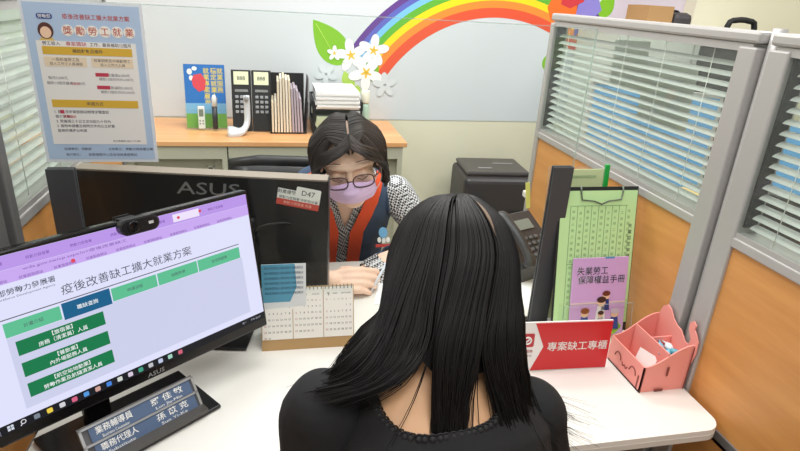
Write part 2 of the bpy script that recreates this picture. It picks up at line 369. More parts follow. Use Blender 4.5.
# stacked document tray
dt = thing('document_tray', 'black two-tier document tray stacked with papers beside the file rack', 'document tray', T(.30, 2.98, CT))
for z in (.01, .125):
    b = MB(); b.box((0, 0, z), (.25, .30, .006)).box((-.123, 0, z + .02), (.005, .30, .04)).box((.123, 0, z + .02), (.005, .30, .04)).box((0, .148, z + .02), (.25, .005, .04))
    b.build('tray_tier', black_pl, dt)
b = MB()
for sx in (-.12, .12):
    for sy in (-.13, .13): b.box((sx, sy, .068), (.008, .012, .115))
b.build('riser', black_pl, dt)
ps = MB()
for k in range(9): ps.box((.004 * math.sin(k * 2.3), -.012 + .004 * math.cos(k * 3), .1335 + .0095 * k), (.215, .29, .009), RZ(.01 * math.sin(k * 1.7)))
ps.build('paper_stack', M('stack_white', (236, 236, 236), .85), None, 'stack of white paper in the upper tier of the black tray', 'paper stack').matrix_world = T(.30, 2.98, CT)
ps = MB()
for k in range(5): ps.box((.003 * math.sin(k * 2), -.006, .018 + .016 * k), (.215, .28, .0155), RZ(.012 * math.cos(k * 2)))
ps.build('paper_stack', M('stack_green', (186, 200, 172), .85), None, 'stack of pale green paper in the lower tier of the black tray', 'paper stack').matrix_world = T(.30, 2.98, CT)
bo = thing('glue_bottle', 'small white capped bottle with a green body at the right end of the counter', 'bottle', T(.452, 2.93, CT) @ Matrix.Scale(.86, 4))
MB().lathe([(.026, 0), (.028, .01), (.028, .12), (.024, .15), (.02, .17)], 20).build('body', M('bottle_green', (176, 204, 186), .4), bo)
MB().lathe([(.024, .17), (.025, .175), (.025, .235), (.022, .245)], 20).build('cap', M('bottle_cap', (240, 238, 220), .4), bo)

# ================================================================== PRINTER behind, on a low stand
pt = thing('printer', 'black boxy printer standing against the back wall right of the worker', 'printer', T(1.20, 2.93, .37) @ RZ(-.08))
MB().box((0, 0, .155), (.40, .36, .31), bevel=.03, seg=3).build('body', M('printer_black', (44, 43, 46), .45), pt)
MB().box((0, .02, .322), (.36, .30, .024), bevel=.01).build('lid', M('printer_lid', (62, 60, 62), .35), pt)
MB().box((-.06, -.05, .335), (.08, .012, .003)).box((.07, .05, .335), (.12, .01, .003)).build('lid_label', M('label_grey', (150, 150, 150), .5), pt)
MB().box((0, -.181, .1), (.30, .006, .06)).build('paper_slot', rubber, pt)
st = thing('printer_stand', 'low grey stand under the black printer by the back wall', 'stand', T(1.20, 2.93, 0) @ RZ(-.08))
b = MB(); b.box((0, 0, .355), (.46, .42, .03))
b.build('stand_top', grey_pl, st)
for sx in (-1, 1):
    for sy in (-1, 1): MB().box((sx * .2, sy * .18, .17), (.03, .03, .34)).build('leg', grey_pl, st)

# ================================================================== PARTITIONS
slat_m = M('blind_slat', (190, 192, 188), .5)
def partition(label, xf, side, y0, y1, zt=1.546, group='booth partitions', far_post=.028, near_post=.045, post_m=None):
    post_m = post_m or alu
    """runs along Y; face at x = xf, body on +x side (side=1) or -x side (side=-1)"""
    t = thing('cubicle_partition', label, 'partition', T(xf, (y0 + y1) / 2, 0), group); L = y1 - y0; X = side * .03; zs = 1.136
    MB().box((X, 0, .39), (.042, L - .01, .61)).box((X, 0, .895), (.042, L - .01, .435)).build('wood_panel', orange_wood, t)
    MB().box((X, 0, zt - .012), (.06, L, .024), bevel=.006).box((X, 0, zt - .033), (.048, L - .03, .016)).build('top_rail', alu, t)
    MB().box((X, 0, zs - .011), (.056, L - .03, .022), bevel=.003).box((X, 0, zs + .006), (.05, L - .03, .012)).build('window_sill_rail', alu, t)
    MB().box((X, 0, .70), (.052, L - .03, .02)).box((X, 0, .05), (.056, L - .03, .1)).build('lower_rail', alu_dark, t)
    MB().box((X, L / 2 - far_post / 2, zt / 2 - .015), (.058, far_post, zt - .032), bevel=.004).build('end_post', post_m, t)
    MB().box((X, -L / 2 + near_post / 2, zt / 2 - .015), (.058, near_post, zt - .032), bevel=.004).build('end_post', post_m, t)
    g0, g1 = -L / 2 + near_post, L / 2 - far_post
    MB().box((X, g1 - .004, (zs + zt) / 2), (.03, .006, zt - zs - .05)).box((X, g0 + .004, (zs + zt) / 2), (.03, .006, zt - zs - .05)).build('rubber_gasket', rubber, t)
    for s_ in (-.021, .021): MB().box((X + s_, (g0 + g1) / 2, (zs + zt) / 2 - .014), (.003, g1 - g0, zt - zs - .052)).build('glass_pane', pane, t)
    bl = MB(); z = zs + .03; a = math.radians(27)
    while z < zt - .05:
        q = [(-.0095, -.0006), (-.003, .0012), (.004, .0012), (.0095, -.0006)]
        ring = [(X + side * (x * math.cos(a) - y * math.sin(a)), z + x * math.sin(a) + y * math.cos(a)) for x, y in q]
        bl.loft([[(x, yy, zz) for x, zz in ring] + [(x, yy, zz - .0005) for x, zz in ring[::-1]] for yy in (g0 + .012, g1 - .012)], True, False)
        z += .0222
    s = bl.build('blind_slats', slat_m, t)
    c = MB(); nc = max(3, int(L / .17))
    for k in range(nc):
        yy = g0 + (g1 - g0) * (k + .5) / nc; c.tube([(X - side * .011, yy, zs + .01), (X - side * .011, yy, zt - .04)], .0009, 5)
    c.build('blind_cord', M('cord_white', (232, 232, 226), .7), s)
    return t
partition('right wood and glass partition with blinds beyond the metal post, behind the pink box', .94, 1, 1.007, 1.935, near_post=.05)
partition('nearest right wood and glass partition with blinds, at the photo edge', .94, 1, -.25, .978, far_post=.05)
MB().tube([(.97, .9925, 0), (.97, .9925, 1.553)], .0135, 16).build('connector_post', alu, label='round aluminium connector post joining the two right partitions', cat='post')
partition('left wood and glass partition with blinds behind the hanging poster', -.484, -1, 1.10, 1.935, near_post=.03, post_m=alu_dark)
partition('nearest left partition with a grey metal frame at the photo edge', -.484, -1, -.2, 1.07, far_post=.05, post_m=alu_dark)
MB().tube([(-.514, 1.085, 0), (-.514, 1.085, 1.553)], .0135, 16).build('connector_post', alu_dark, label='grey connector post joining the two left partitions', cat='post')

# ================================================================== DESK
dk = thing('service_desk', 'white laminate service desk between the two partitions', 'desk', T(.217, 1.24, 0))
def rr(x0, y0, x1, y1, r, n=6):
    P = []
    for cx, cy, a0 in ((x1 - r, y0 + r, -90), (x1 - r, y1 - r, 0), (x0 + r, y1 - r, 90), (x0 + r, y0 + r, 180)):
        P += [(cx + r * math.cos(math.radians(a0 + 90 * k / n)), cy + r * math.sin(math.radians(a0 + 90 * k / n))) for k in range(n + 1)]
    return P
MB().prism(rr(-.69, -.443, .719, .45, .04), .712, .74).build('tabletop', white_lam, dk)
P = rr(-.691, -.444, .72, .451, .041)
MB().prism(P, .7135, .7265).build('edge_band', M('edge_band_grey', (214, 212, 205), .4), dk)
MB().box((.008, .03, .42), (1.37, .018, .56)).build('modesty_panel', orange_wood, dk)
for sx in (-.6, .6):
    lg_ = MB().box((sx, -.02, .36), (.05, .07, .70), bevel=.006).build('leg', alu_dark, dk)
    MB().box((sx, -.02, .695), (.05, .78, .03)).build('bracket', alu_dark, lg_)
    MB().box((sx, 0, .02), (.06, .72, .04), bevel=.008).build('foot', alu_dark, lg_)

# ================================================================== ACRYLIC SHIELD
sh = thing('acrylic_shield', 'clear acrylic screen standing across the desk on two black brackets', 'screen', T(.13, 1.245, .7402))
MB().box((0, 0, .398), (1.185, .005, .776)).build('clear_panel', acrylic, sh)
MB().box((0, 0, .787), (1.185, .0052, .0018)).box((.5932, 0, .40), (.0014, .0052, .775)).build('panel_edge', edge_glass, sh)
for x in (-.572, .566):
    t_ = MB().box((x, -.0057, .23), (.054, .006, .46), bevel=.0015).box((x, .0057, .23), (.054, .006, .46), bevel=.0015).build('bracket_post', M('bracket_black', (66, 67, 70), .5), sh)
    MB().box((x, 0, .004), (.07, .07, .008), bevel=.002).build('base_plate', black_pl, t_)

# ================================================================== POSTER on the shield
po = thing('poster', 'light blue notice poster in a clear sleeve taped to the shield', 'poster', frame((-.355, 1.2385, 1.371), (1, 0, 0), (-.008, 0, 1)))
MB().rect(-.107, -.156, .107, .156, 0, t=.0008).build('plastic_sleeve', M('sleeve_white', (228, 232, 238), .3), po)
MB().rect(-.101, -.150, .101, .151, .0009).build('blue_sheet', M('poster_blue', (182, 203, 230), .6), po)
MB().rect(-.088, -.118, .088, .083, .0014).build('white_panel', M('poster_white', (240, 236, 232), .6), po)
for r_ in ((-.079, .058, .080, .073), (-.078, -.043, .080, -.028)): MB().rect(*r_, .0019).build('yellow_bar', M('poster_yellow', (222, 178, 60), .6), po)
for r_ in ((-.079, .036, -.004, .054), (.004, .036, .080, .054)): MB().rect(*r_, .0019).build('peach_box', M('poster_peach', (238, 218, 190), .6), po)
MB().prism(rr(-.080, .122, -.053, .132, .004), .0014, .0019).build('navy_badge', M('poster_navy', (48, 66, 140), .6), po)
b = MB().text('勞動部', -.0665, .127, .0075, .0021, bold=.006); b.build('badge_text', paper, po)
for k in range(6): MB().disc(-.030 + .0218 * k, .103, .0105, .0105, .0014, n=20).build('title_disc', M('poster_cream', (246, 240, 230), .6), po)
b = MB().text('獎', -.030, .103, .0165, .002, bold=.004)
for k, ch in enumerate('勵勞工就業'): b.text(ch, -.0082 + .0218 * k, .103, .0165, .002, bold=.004)
b.text('疫後改善缺工擴大就業方案', .023, .128, .0105, .0016, bold=.006, width=.118)
b.build('title_text', M('poster_red', (196, 72, 52), .6), po)
MB().disc(-.068, .101, .0135, .015, .0014).build('portrait_hair', M('portrait_brown', (92, 50, 44), .6), po)
MB().disc(-.068, .098, .0095, .0105, .0019).build('portrait_face', M('portrait_skin', (246, 206, 176), .6), po)
MB().prism([(-.082, .083), (-.054, .083), (-.060, .090), (-.076, .090)], .0014, .0017).build('portrait_shoulders', M('portrait_yellow', (224, 190, 110), .6), po)
b = MB(); b.text('勞工投入', -.062, .0785, .0078, .0019, bold=.006).text('工作，最長補助12個月', .042, .0785, .0078, .0019, bold=.006, width=.073)
b.build('body_text', M('poster_ink', (70, 66, 84), .7), po)
b = MB(); b.text('補助對象及條件', 0, .0655, .0078, .0024, bold=.006).text('申請方式', 0, -.0355, .0078, .0024, bold=.004)
b.build('bar_text', M('poster_ink', (70, 66, 84), .7), po)
b = MB(); b.text('一般新進勞工及', -.041, .049, 0.0070, .0024).text('投入工作之人員補助', -.041, .041, 0.0065, .0024).text('就業弱勢及中高齡勞工', .042, .049, 0.0067, .0024).text('投入工作之人員', .042, .041, 0.0065, .0024)
b.text('每月5,000元', -.060, .014, 0.0067, .0019).text('補助12個月最高5,000元', -.047, .004, 0.0067, .0019)
b.text('每月最高6,000元', .047, .0215, 0.0067, .0019).text('補助12個月共計6,000元', .045, .0135, 0.0062, .0019).text('最高補助5,000元', .05, -.003, 0.0067, .0019).text('補助12個月共計5,000元', .045, -.0115, 0.0062, .0019)
b.build('benefit_text', M('poster_ink', (70, 66, 84), .7), po); b = MB()
for k, s_ in enumerate(('1. 請先至就業服務站辦理求職登記', '    推介就業', '2. 受僱滿三十日之次日起九十日內', '3. 檢附申請書及相關文件向公立就業', '    服務機構提出申請')):
    b.text(s_, -.076, -.052 - .0095 * k, 0.0067, .0019, al='L', bold=.01)
b.text('免付費專線 0800-777-888', .05, -.111, .0048, .0019)
b.build('procedure_text', M('poster_ink', (70, 66, 84), .7), po); b = MB()
b.text('指導單位：勞動部', -.045, -.128, .0064, .0016).text('主辦單位：', .026, -.128, .0064, .0016).text('勞動力發展署分署', .072, -.128, 0.0067, .0016).text('執行單位：', -.055, -.140, .0062, .0016).text('就業服務中心及各地就業服務站', .02, -.140, 0.0067, .0016)
b.build('organizer_text', M('poster_ink', (70, 66, 84), .7), po)
b = MB().text('專案職缺', -.0185, .0785, .0092, .0019, bold=.004); RH = M('poster_crimson', (196, 60, 84), .6); b.build('red_highlight', RH, po)
for r_ in ((.008, .0185, .032, .0255), (.008, -.006, .032, .001)): MB().rect(*r_, .0018).build('red_label', RH, po)
b = MB().text('5,000', -.030, .004, .007, .0024, bold=.006)
b.build('red_amount', RH, po); b = MB()
b.text('求職登記', -.05, -.0615, .006, .0024, bold=.006).rect(-.066, -.0555, -.059, -.0485, .0018)
b.build('red_highlight', M('poster_crimson', (196, 60, 84), .6), po)

# ================================================================== SECOND MONITOR (back towards us)
m2 = thing('monitor', 'black desktop monitor seen from behind, screen towards the masked worker', 'monitor', frame((-.182, 1.361, 1.147), (.983, -.183, 0), (0, 0, 1)))
# local: x along the width, y up, z towards the visitor (back of the monitor)
MB().box((0, -.18, -.024), (.612, .36, .044), bevel=.004).build('back_shell', M('monitor_back', (24, 23, 25), .32), m2)
MB().box((0, -.0005, -.024), (.604, .004, .046)).build('top_edge', M('dusty_bronze_trim', (150, 136, 124), .4, .2), m2)
MB().box((0, -.21, .012), (.26, .22, .028), bevel=.01).build('rear_hump', M('monitor_back', (24, 23, 25), .32), m2)
MB().box((0, -.18, -.0475), (.59, .335, .002)).build('screen', gloss_black, m2)
b = MB()
b.text('ASUS', .016, -.033, .044, .001, bold=.004, width=.15, shear=.1)
b.build('maker_logo', M('logo_silver', (150, 150, 152), .35, .4), m2)
b = MB().box((0, -.31, .03), (.05, .20, .02), bevel=.004).box((0, -.402, .03), (.24, .006, .20), bevel=.002).build('stand', black_pl, m2)
MB().tube(cr([(.11, -.19, .012), (.135, -.125, .02), (.19, -.11, .012), (.215, -.115, .003)], 14), .003, 6).build('cable_loop', rubber, m2)
sk = MB().rect(-.052, -.0245, .052, .0245, 0, m=Matrix()); FS = frame((0, 0, 0), (1, -.16, 0), (.16, 1, 0))
sk = thing('asset_sticker', 'white and red property sticker on the back of the black monitor', 'sticker', m2.matrix_world @ T(.233, -.046, -.0012) @ FS)
MB().rect(-.052, -.018, .052, .016, 0).build('white_label', paper, sk)
MB().rect(-.052, -.026, .052, -.010, .0004).build('red_strip', M('sticker_red', (206, 78, 66), .6), sk)
MB().prism(rr(-.008, -.001, .052, .028, .004), .0004, .0009).build('number_tag', paper, sk)
MB().text('D47', .022, .014, .019, .0012).text('財產標籤', -.03, .009, .011, .0006, bold=.006).text('勞動力發展署 中彰投分署', 0, -.0055, .0085, .0006).build('sticker_text', M('sticker_ink', (58, 62, 72), .7), sk)
MB().text('勞動力發展署 財產', 0, -.018, .0085, .001).build('strip_text', M('sticker_peach', (240, 190, 176), .7), sk)

# ================================================================== FRONT MONITOR
FMX = frame((-.032, 1.154, .848), (.788, .616, 0), (-.1097, .1403, .984))
fm = thing('monitor', 'large lit desktop monitor with a web page on screen, front left', 'monitor', FMX)
MB().box((-.268, .16, -.013), (.536, .32, .024), bevel=.004).build('bezel', gloss_black, fm)
MB().box((-.268, .15, -.034), (.34, .2, .03), bevel=.01).build('rear_hump', black_pl, fm)
def scr_m(name, c, e=1.0): return M('screen_' + name, c, .4, emit=e)
sc = MB().rect(-.530, .022, -.006, .312, -.0008, t=.0014).build('screen', scr_m('page', (218, 220, 246), 1.05), fm)
def sr(name, mat, *rs):
    b = MB()
    for r_ in rs: b.rect(*r_, .0007, t=.0003)
    return b.build(name, mat, sc)
sr('browser_bar', scr_m('lilac', (186, 150, 232)), (-.530, .289, -.006, .312))
sr('address_bar', scr_m('lilac_pale', (200, 168, 240)), (-.530, .2665, -.006, .2885))
b = MB().rect(-.176, .2925, -.12, .308, .0011, t=.0003); b.build('active_tab', scr_m('tab_white', (236, 226, 250)), sc)
sr('content_panel', scr_m('panel', (204, 207, 234), 1.0), (-.487, .05, -.040, .178))
sr('heading_rule', scr_m('rule', (90, 92, 100)), (-.4885, .2085, -.0425, .2102))
b = MB(); x = -.4869
tabs = [(-.4869, -.4025), (-.3163, -.231), (-.2285, -.1445), (-.1425, -.0435)]
for a, c in tabs: MB().rect(a, .179, c, .2035, .0011, t=.0003).build('menu_tab', scr_m('mint', (92, 190, 146)), sc)
b = MB().rect(-.3995, .176, -.3185, .206, .0012, t=.0003); b.build('selected_tab', scr_m('teal', (14, 94, 138)), sc)
b = MB()
for y0, y1 in ((.1430, .1683), (.1042, .1295), (.0667, .0918)): MB().rect(-.4767, y0, -.3375, y1, .0011, t=.0003).build('green_button', scr_m('green', (8, 120, 72)), sc)
b = MB()
b.text('【旅宿業】', -.407, .1615, .0088, .0018, bold=.006).text('房務（清潔員）人員', -.407, .1505, .0088, .0018, bold=.006)
b.text('【餐飲業】', -.407, .1225, .0088, .0018, bold=.006).text('內外場服務人員', -.407, .1115, .0088, .0018, bold=.006)
b.text('【航空站地勤業】', -.407, .0850, .0088, .0018, bold=.006).text('勞動作業及航機清潔人員', -.407, .0740, .0088, .0018, bold=.006)
b.build('button_lettering', scr_m('lettering', (240, 244, 246)), sc); b = MB()
b.text('職缺查詢', -.359, .191, .009, .0018, bold=.006)
b.build('tab_lettering', scr_m('lettering', (240, 244, 246)), sc)
b = MB(); b.text('疫後改善缺工擴大就業方案', -.2725, .2285, .020, .0012, width=.243)
b.build('page_heading', scr_m('ink', (74, 78, 92)), sc); b = MB()
b.text('部勞動力發展署', -.44, .2525, .0115, .0012, bold=.006, width=.084)
b.text('Workforce Development Agency', -.445, .2425, .005, .0012, width=.09)
b.build('agency_name', scr_m('ink', (74, 78, 92)), sc)
for (a, c), s_ in zip(tabs, ('計畫介紹', '申請流程', '相關表單', '常見問題集')): MB().text(s_, (a + c) / 2, .191, .0075, .0016).build('tab_lettering', scr_m('ink', (74, 78, 92)), sc)
b = MB()
for k in range(7): b.text('勞動力發展署', -.50 + .068 * k if k < 5 else -.16 + .06 * (k - 5), .300, .006, .0013, al='L')
b.build('tab_titles', scr_m('purple_ink', (112, 74, 160)), sc); b = MB()
b.text('wda.gov.tw/cp.aspx?n=疫後改善缺工', -.44, .2835, .006, .0012, al='L', width=.17)
b.build('address_text', scr_m('purple_ink', (112, 74, 160)), sc); b = MB()
for k in range(9): b.text('就業服務網站', -.50 + .052 * k, .2705, .006, .0012, al='L')
b.build('bookmark_text', scr_m('purple_ink', (112, 74, 160)), sc)
b = MB().disc(-.165, .3, .003, .003, .0016); b.disc(-.118, .302, .003, .003, .0016).disc(-.365, .2735, .0035, .0035, .0012).build('tab_icon', scr_m('red', (220, 70, 90)), sc)
sr('taskbar', scr_m('taskbar', (14, 20, 34), .6), (-.530, .022, -.006, .0375))
ic = [((206, 214, 226), -.515), ((220, 220, 224), -.496), ((120, 130, 144), -.476), ((236, 206, 70), -.456), ((210, 210, 216), -.436), ((214, 96, 130), -.416), ((80, 150, 220), -.396), ((206, 160, 150), -.376), ((66, 130, 220), -.356), ((208, 214, 206), -.336), ((214, 200, 220), -.316), ((60, 160, 130), -.296), ((190, 190, 196), -.276), ((190, 200, 226), -.256), ((160, 210, 190), -.236), ((206, 96, 120), -.214)]
for k, (c, x) in enumerate(ic):
    b = MB()
    if k == 0:
        for dx in (-.0025, .0025):
            for dy in (-.0025, .0025): b.rect(x + dx - .002, .0298 + dy - .002, x + dx + .002, .0298 + dy + .002, .0012, t=.0003)
    elif k == 1: b.tube([(x + .0035 * math.cos(a * PI / 6), .031 + .0035 * math.sin(a * PI / 6), .0014) for a in range(13)], .0007, 5).tube([(x - .002, .0285, .0014), (x - .005, .0255, .0014)], .0008, 5)
    else: b.prism(rr(x - .0045, .0255, x + .0045, .034, .0018, 3), .0011, .0015)
    b.build('taskbar_icon', scr_m('icon%d' % k, c), sc)
b = MB(); b.text('下午 02:47', -.03, .030, .006, .0014).text('中 ^', -.06, .030, .006, .0014); b.build('clock_text', scr_m('clock', (190, 196, 206)), sc)
MB().text('ASUS', -.2684, .0105, .0125, .0002, bold=.006, width=.034, shear=.1).build('maker_logo', M('logo_grey', (150, 150, 150), .4, .3), fm)
# stand: neck and flat base plate on the desk (world aligned with the monitor's yaw)
ux, uy = .788, .616
BASE = frame((-.13, 1.01, .7402), (ux, uy, 0), (-uy, ux, 0))
b = MB(); b.X = fm.matrix_world.inverted() @ BASE
b.box((-.15, .085, .005), (.30, .17, .009), bevel=.003); b.build('base_plate', M('base_gloss', (34, 33, 34), .22), fm)
b = MB(); b.X = fm.matrix_world.inverted() @ BASE
b.box((-.19, .145, .12), (.05, .02, .22), bevel=.004); b.build('stand_neck', black_pl, fm)
# webcam
wc = thing('webcam', 'black oval webcam perched on the top edge of the lit monitor', 'webcam', FMX @ T(-.2485, .309, .012))
b = MB(); b.prism([(x, y) for x, y in rr(-.037, -.0145, .037, .0145, .0144, 8)], -.008, .008)
b.build('body', M('webcam_shell', (48, 48, 50), .35), wc)
MB().prism(rr(-.033, -.0115, .033, .0115, .0114, 8), .008, .0098).build('front_plate', M('webcam_face', (30, 30, 32), .25), wc)
MB().lathe([(.011, .0098), (.0105, .0115), (.007, .0105)], 24, T(-.012, 0, 0)).build('lens', gloss_black, wc)
MB().box((.02, .001, .0102), (.009, .005, .0008)).build('logo_mark', M('logo_pale', (190, 190, 190), .4), wc)
MB().box((-.01, .0125, -.018), (.03, .002, .03)).box((-.01, .0, -.044), (.03, .03, .004)).build('clip', black_pl, wc)

# ================================================================== NAMEPLATE HOLDER
NP = frame((-.1655, 1.0035, .752), (ux, uy, 0), (-.5 * .616 + 0, .5 * .788, .80))
npl = thing('nameplate_stand', 'silver framed double nameplate stand on the monitor base', 'nameplate', NP)
# local x along the plate (right end at 0), y up the slope, z out of the face
W_ = .226
MB().box((-W_ / 2, .036, -.004), (W_, .072, .004)).build('back_board', M('clear_smoke', (96, 96, 98), .3), npl)
b = MB()
for y in (.004, .036, .068): b.box((-W_ / 2, y, .001), (W_, .004, .006))
for x in (-.0025, -W_ + .0025): b.box((x, .036, .001), (.005, .068, .006))
b.build('silver_frame', M('silver_frame', (206, 208, 210), .3, .6), npl)
for k, (y, t1, e1, t2, e2) in enumerate(((.052, '業務輔導員', 'Business Counselor', '羅 佳 敏', 'Luo Jia-Min'), (.020, '職務代理人', 'Substitute', '孫 苡 克', 'Sun Yi-Ke'))):
    p = MB().box((-W_ / 2 + .004, y, 0), (W_ - .026, .027, .003)).build('name_strip', M('strip_blue', (84, 104, 134), .45), npl)
    b = MB(); b.text(t1, -.165, y + .004, .015, .0018, bold=.006, width=.068).text(t2, -.06, y + .004, .015, .0018, bold=.006, width=.066)
    b.text(e1, -.165, y - .009, .008, .0018, width=.05).text(e2, -.06, y - .009, .008, .0018, width=.055); b.build('lettering', paper, p)
b = MB(); b.X = NP.inverted()
BP = frame((-.1655, 1.0035, .7502), (ux, uy, 0), (-uy, ux, 0))
b.box((-W_ / 2, -.010, .006), (W_, .02, .010), BP); b.build('foot_bar', M('foot_smoke', (78, 76, 74), .2), npl)

# ================================================================== CALENDAR + CARD
CA = frame((.064, 1.205, .7402), (1, -.012, 0), (.0, .30, 1))
ca = thing('desk_calendar', 'white three month tent calendar with kraft base strip on the desk', 'calendar', CA)
kraft = M('kraft_board', (186, 152, 104), .8)
MB().box((0, .079, -.0015), (.228, .158, .002)).build('front_board', kraft, ca)
b = MB(); b.X = CA.inverted() @ T(.064, 1.205, .7402); b.add([(-.114, .048, .151), (.114, .045, .151), (.114, .085, 0.0005), (-.114, .088, 0.0005), (-.114, .050, .151), (.114, .047, .151), (.114, .087, .0005), (-.114, .09, .0005)],
      [(0, 1, 2, 3), (7, 6, 5, 4), (0, 4, 5, 1), (3, 2, 6, 7)]); b.build('back_board', kraft, ca)
gm = [('7', 6, 31), ('8', 2, 31), ('9', 5, 30)]
for k, (mn, st_, nd) in enumerate(gm):
    x0 = -.112 + k * .0752
    pg = MB().rect(x0, .028, x0 + .0735, .156, .0, t=.0012).build('month_page', M('calendar_white', (240, 239, 232), .8), ca)
    b = MB(); b.text(mn, x0 + .012, .138, .013, .0016, bold=.006).text('2023', x0 + .028, .139, .006, .0016)
    b.text(('JULY', 'AUGUST', 'SEPTEMBER')[k], x0 + .056, .139, .005, .0016)
    r_ = MB()
    for d, dn in enumerate('日一二三四五六'): (r_ if d in (0, 6) else b).text(dn, x0 + .0075 + .0098 * d, .124, .0048, .0016)
    for d in range(nd):
        q = d + st_; cx = x0 + .0075 + .0098 * (q % 7); cy = .109 - .0155 * (q // 7)
        (r_ if q % 7 in (0,) else b).text(str(d + 1), cx, cy, .0066, .0016, bold=.01)
    b.build('dates', M('calendar_ink', (110, 108, 108), .8), pg); r_.build('holiday_dates', M('calendar_red', (190, 120, 110), .8), pg)
b = MB()
for k in range(24):
    x = -.108 + .0094 * k; b.tube([(x, .156 + .005 * math.cos(a), .0 + .006 * math.sin(a)) for a in [j * PI / 4 for j in range(9)]], .0011, 5)
b.build('wire_binding', M('binding_grey', (120, 118, 116), .4, .5), ca)
cd = thing('information_card', 'blue and white printed card propped behind the desk calendar', 'card', frame((.007, 1.2345, .7402), (1, 0, 0), (0, .02, 1)))
MB().rect(-.0525, 0, .0525, .222, 0, t=.001).build('card_sheet', M('card_white', (226, 232, 234), .6), cd)
MB().prism([(-.0525, .12), (.014, .12), (.03, .16), (.026, .222), (-.0525, .222)], .0012, .0016).build('blue_area', M('card_teal', (88, 160, 190), .6), cd)
b = MB()
for k in range(6): b.text('請妥善保管個人資料避免外洩敬請配合', 0, .212 - .0135 * k, .0075, .0019, width=.092)
b.build('card_text', M('card_ink', (60, 92, 118), .7), cd)
# working papers + pen
MB().rect(-.105, -.148, .105, .148, 0, t=.0012).build('paper_sheet', M('form_white', (240, 242, 244), .8), None, 'white form sheet on the desk under the worker hand', 'paper').matrix_world = T(.40, 1.52, .7405) @ RZ(-.25)
MB().rect(-.105, -.148, .105, .148, 0, t=.002).build('paper_sheet', M('form_white', (240, 242, 244), .8), None, 'white paper sheet on the desk beside the black phone', 'paper').matrix_world = T(.80, 1.42, .7405) @ RZ(.1)

# ================================================================== TELEPHONE
ph = thing('desk_phone', 'black office telephone on the desk beside the right bracket', 'telephone', T(.80, 1.60, .7405) @ RZ(.38))
MB().prism([(-.09, 0), (.10, 0), (.10, .155), (.085, .16), (-.09, .05)], -.095, .095, frame((0, 0, 0), (0, 1, 0), (0, 0, 1))).build('base', M('phone_black', (50, 50, 53), .45), ph)
PF = frame((0, -.09, .05), (1, 0, 0), (0, .175, .11))
for r_ in range(4):
    for c_ in range(3): MB().box((-.005 + .024 * c_, .035 + .022 * r_, .004), (.016, .012, .008), PF, bevel=.002).build('key', M('phone_key', (92, 94, 98), .45), ph)
MB().box((.02, .155, .003), (.085, .04, .005), PF).build('display', M('phone_lcd', (120, 128, 122), .3), ph)
for k in range(4): MB().box((.075, .035 + .022 * k, .003), (.014, .007, .005), PF).build('memory_key', M('phone_key_pale', (176, 178, 180), .45), ph)
MB().tube(cr([(-.065, -.0, .01), (-.065, .02, .03), (-.065, .1, .042), (-.065, .175, .034), (-.065, .2, .012)], 16), [.02, .025, .026, .02, .018, .017, .017, .017, .017, .017, .018, .02, .025, .026, .024, .02], 12, PF, flat=.8).build('handset', M('phone_black', (50, 50, 53), .45), ph)
MB().tube([(-.085 - .02 * math.cos(k * .9) * .3 - .0006 * k, -.06 + .0022 * k, .02 + .007 * math.sin(k * .9)) for k in range(60)], .002, 5).build('coiled_cord', rubber, ph)

# ================================================================== LEAFLETS ON THE RIGHT
RL = frame((.82, 1.172, .7415), (1, 0, 0), (0, .2, .98))
hd = thing('leaflet_holder', 'clear acrylic pocket holder on the desk behind the red sign', 'leaflet holder', RL)
b = MB(); b.box((0, .05, .033), (.20, .10, .002)).box((0, .004, .015), (.20, .003, .038)).box((.099, .05, .015), (.002, .10, .036)).box((-.099, .05, .015), (.002, .10, .036)); b.build('front_pocket', acrylic, hd)
MB().box((0, .1, -.006), (.20, .20, .002)).build('back_plate', acrylic, hd)
b = MB().box((-.10, .05, .034), (.0012, .10, .0022)).box((.10, .05, .034), (.0012, .10, .0022)).box((0, .1, .034), (.20, .0014, .0022)); b.build('pocket_edge', edge_glass, hd)
cb = thing('clipboard', 'dark clipboard holding a green printed form, leaning behind the purple booklet', 'clipboard', RL @ T(0, .004, -.0005))
MB().box((-.004, .205, -.001), (.226, .40, .003), bevel=.0008).build('board', M('clipboard_black', (34, 36, 36), .5), cb)
fo = MB().rect(-.112, .03, .106, .395, .0008, t=.0012).build('green_form', M('form_green', (196, 234, 168), .8), cb)
b = MB(); ikg = M('form_ink', (120, 160, 112), .8)
for k in range(9):
    x = -.085 + .02 * k; b.rect(x, .05, x + .0012, .355, .0022)
    for j in range(16):
        b.text('申請人勞工就業保險給付資格證明文件'[(j + 3 * k) % 17], x + .010, .34 - .0165 * j - (.004 if k % 2 else 0), .0088, .0023)
b.rect(-.085, .20, .08, .2012, .0022).rect(-.085, .355, .08, .356, .0022)
b.build('form_print', ikg, fo)
b = MB()
for j, ch in enumerate('失業認定申請書及給付收據'): b.text(ch, .092, .30 - .0165 * j, .0125, .0023, bold=.006)
b.build('form_title', M('form_dark', (60, 84, 60), .8), fo)
MB().tube([(-.06, .408, .004), (-.06, .392, .007), (-.056, .372, .007), (-.02, .368, .007), (.0, .36, .007), (.02, .368, .007), (.056, .372, .007), (.06, .392, .007), (.06, .408, .004)], .0022, 6).build('wire_clip', M('clip_grey', (110, 120, 108), .4, .4), cb)
bk = thing('booklet', 'purple booklet on unemployment rights in the clear pocket holder', 'booklet', RL @ T(.010, .006, .010) @ Matrix.Diagonal((1.08, 1.03, 1, 1)))
MB().box((0, .105, 0), (.15, .21, .004), bevel=.0006).build('cover', M('booklet_purple', (212, 170, 222), .5), bk)
b = MB().text('失業勞工', -.022, .176, .023, .0028, bold=.0068, width=.086).text('保障權益手冊', .004, .152, .023, .0028, bold=.0068, width=.13); b.build('title_outline', paper, bk)
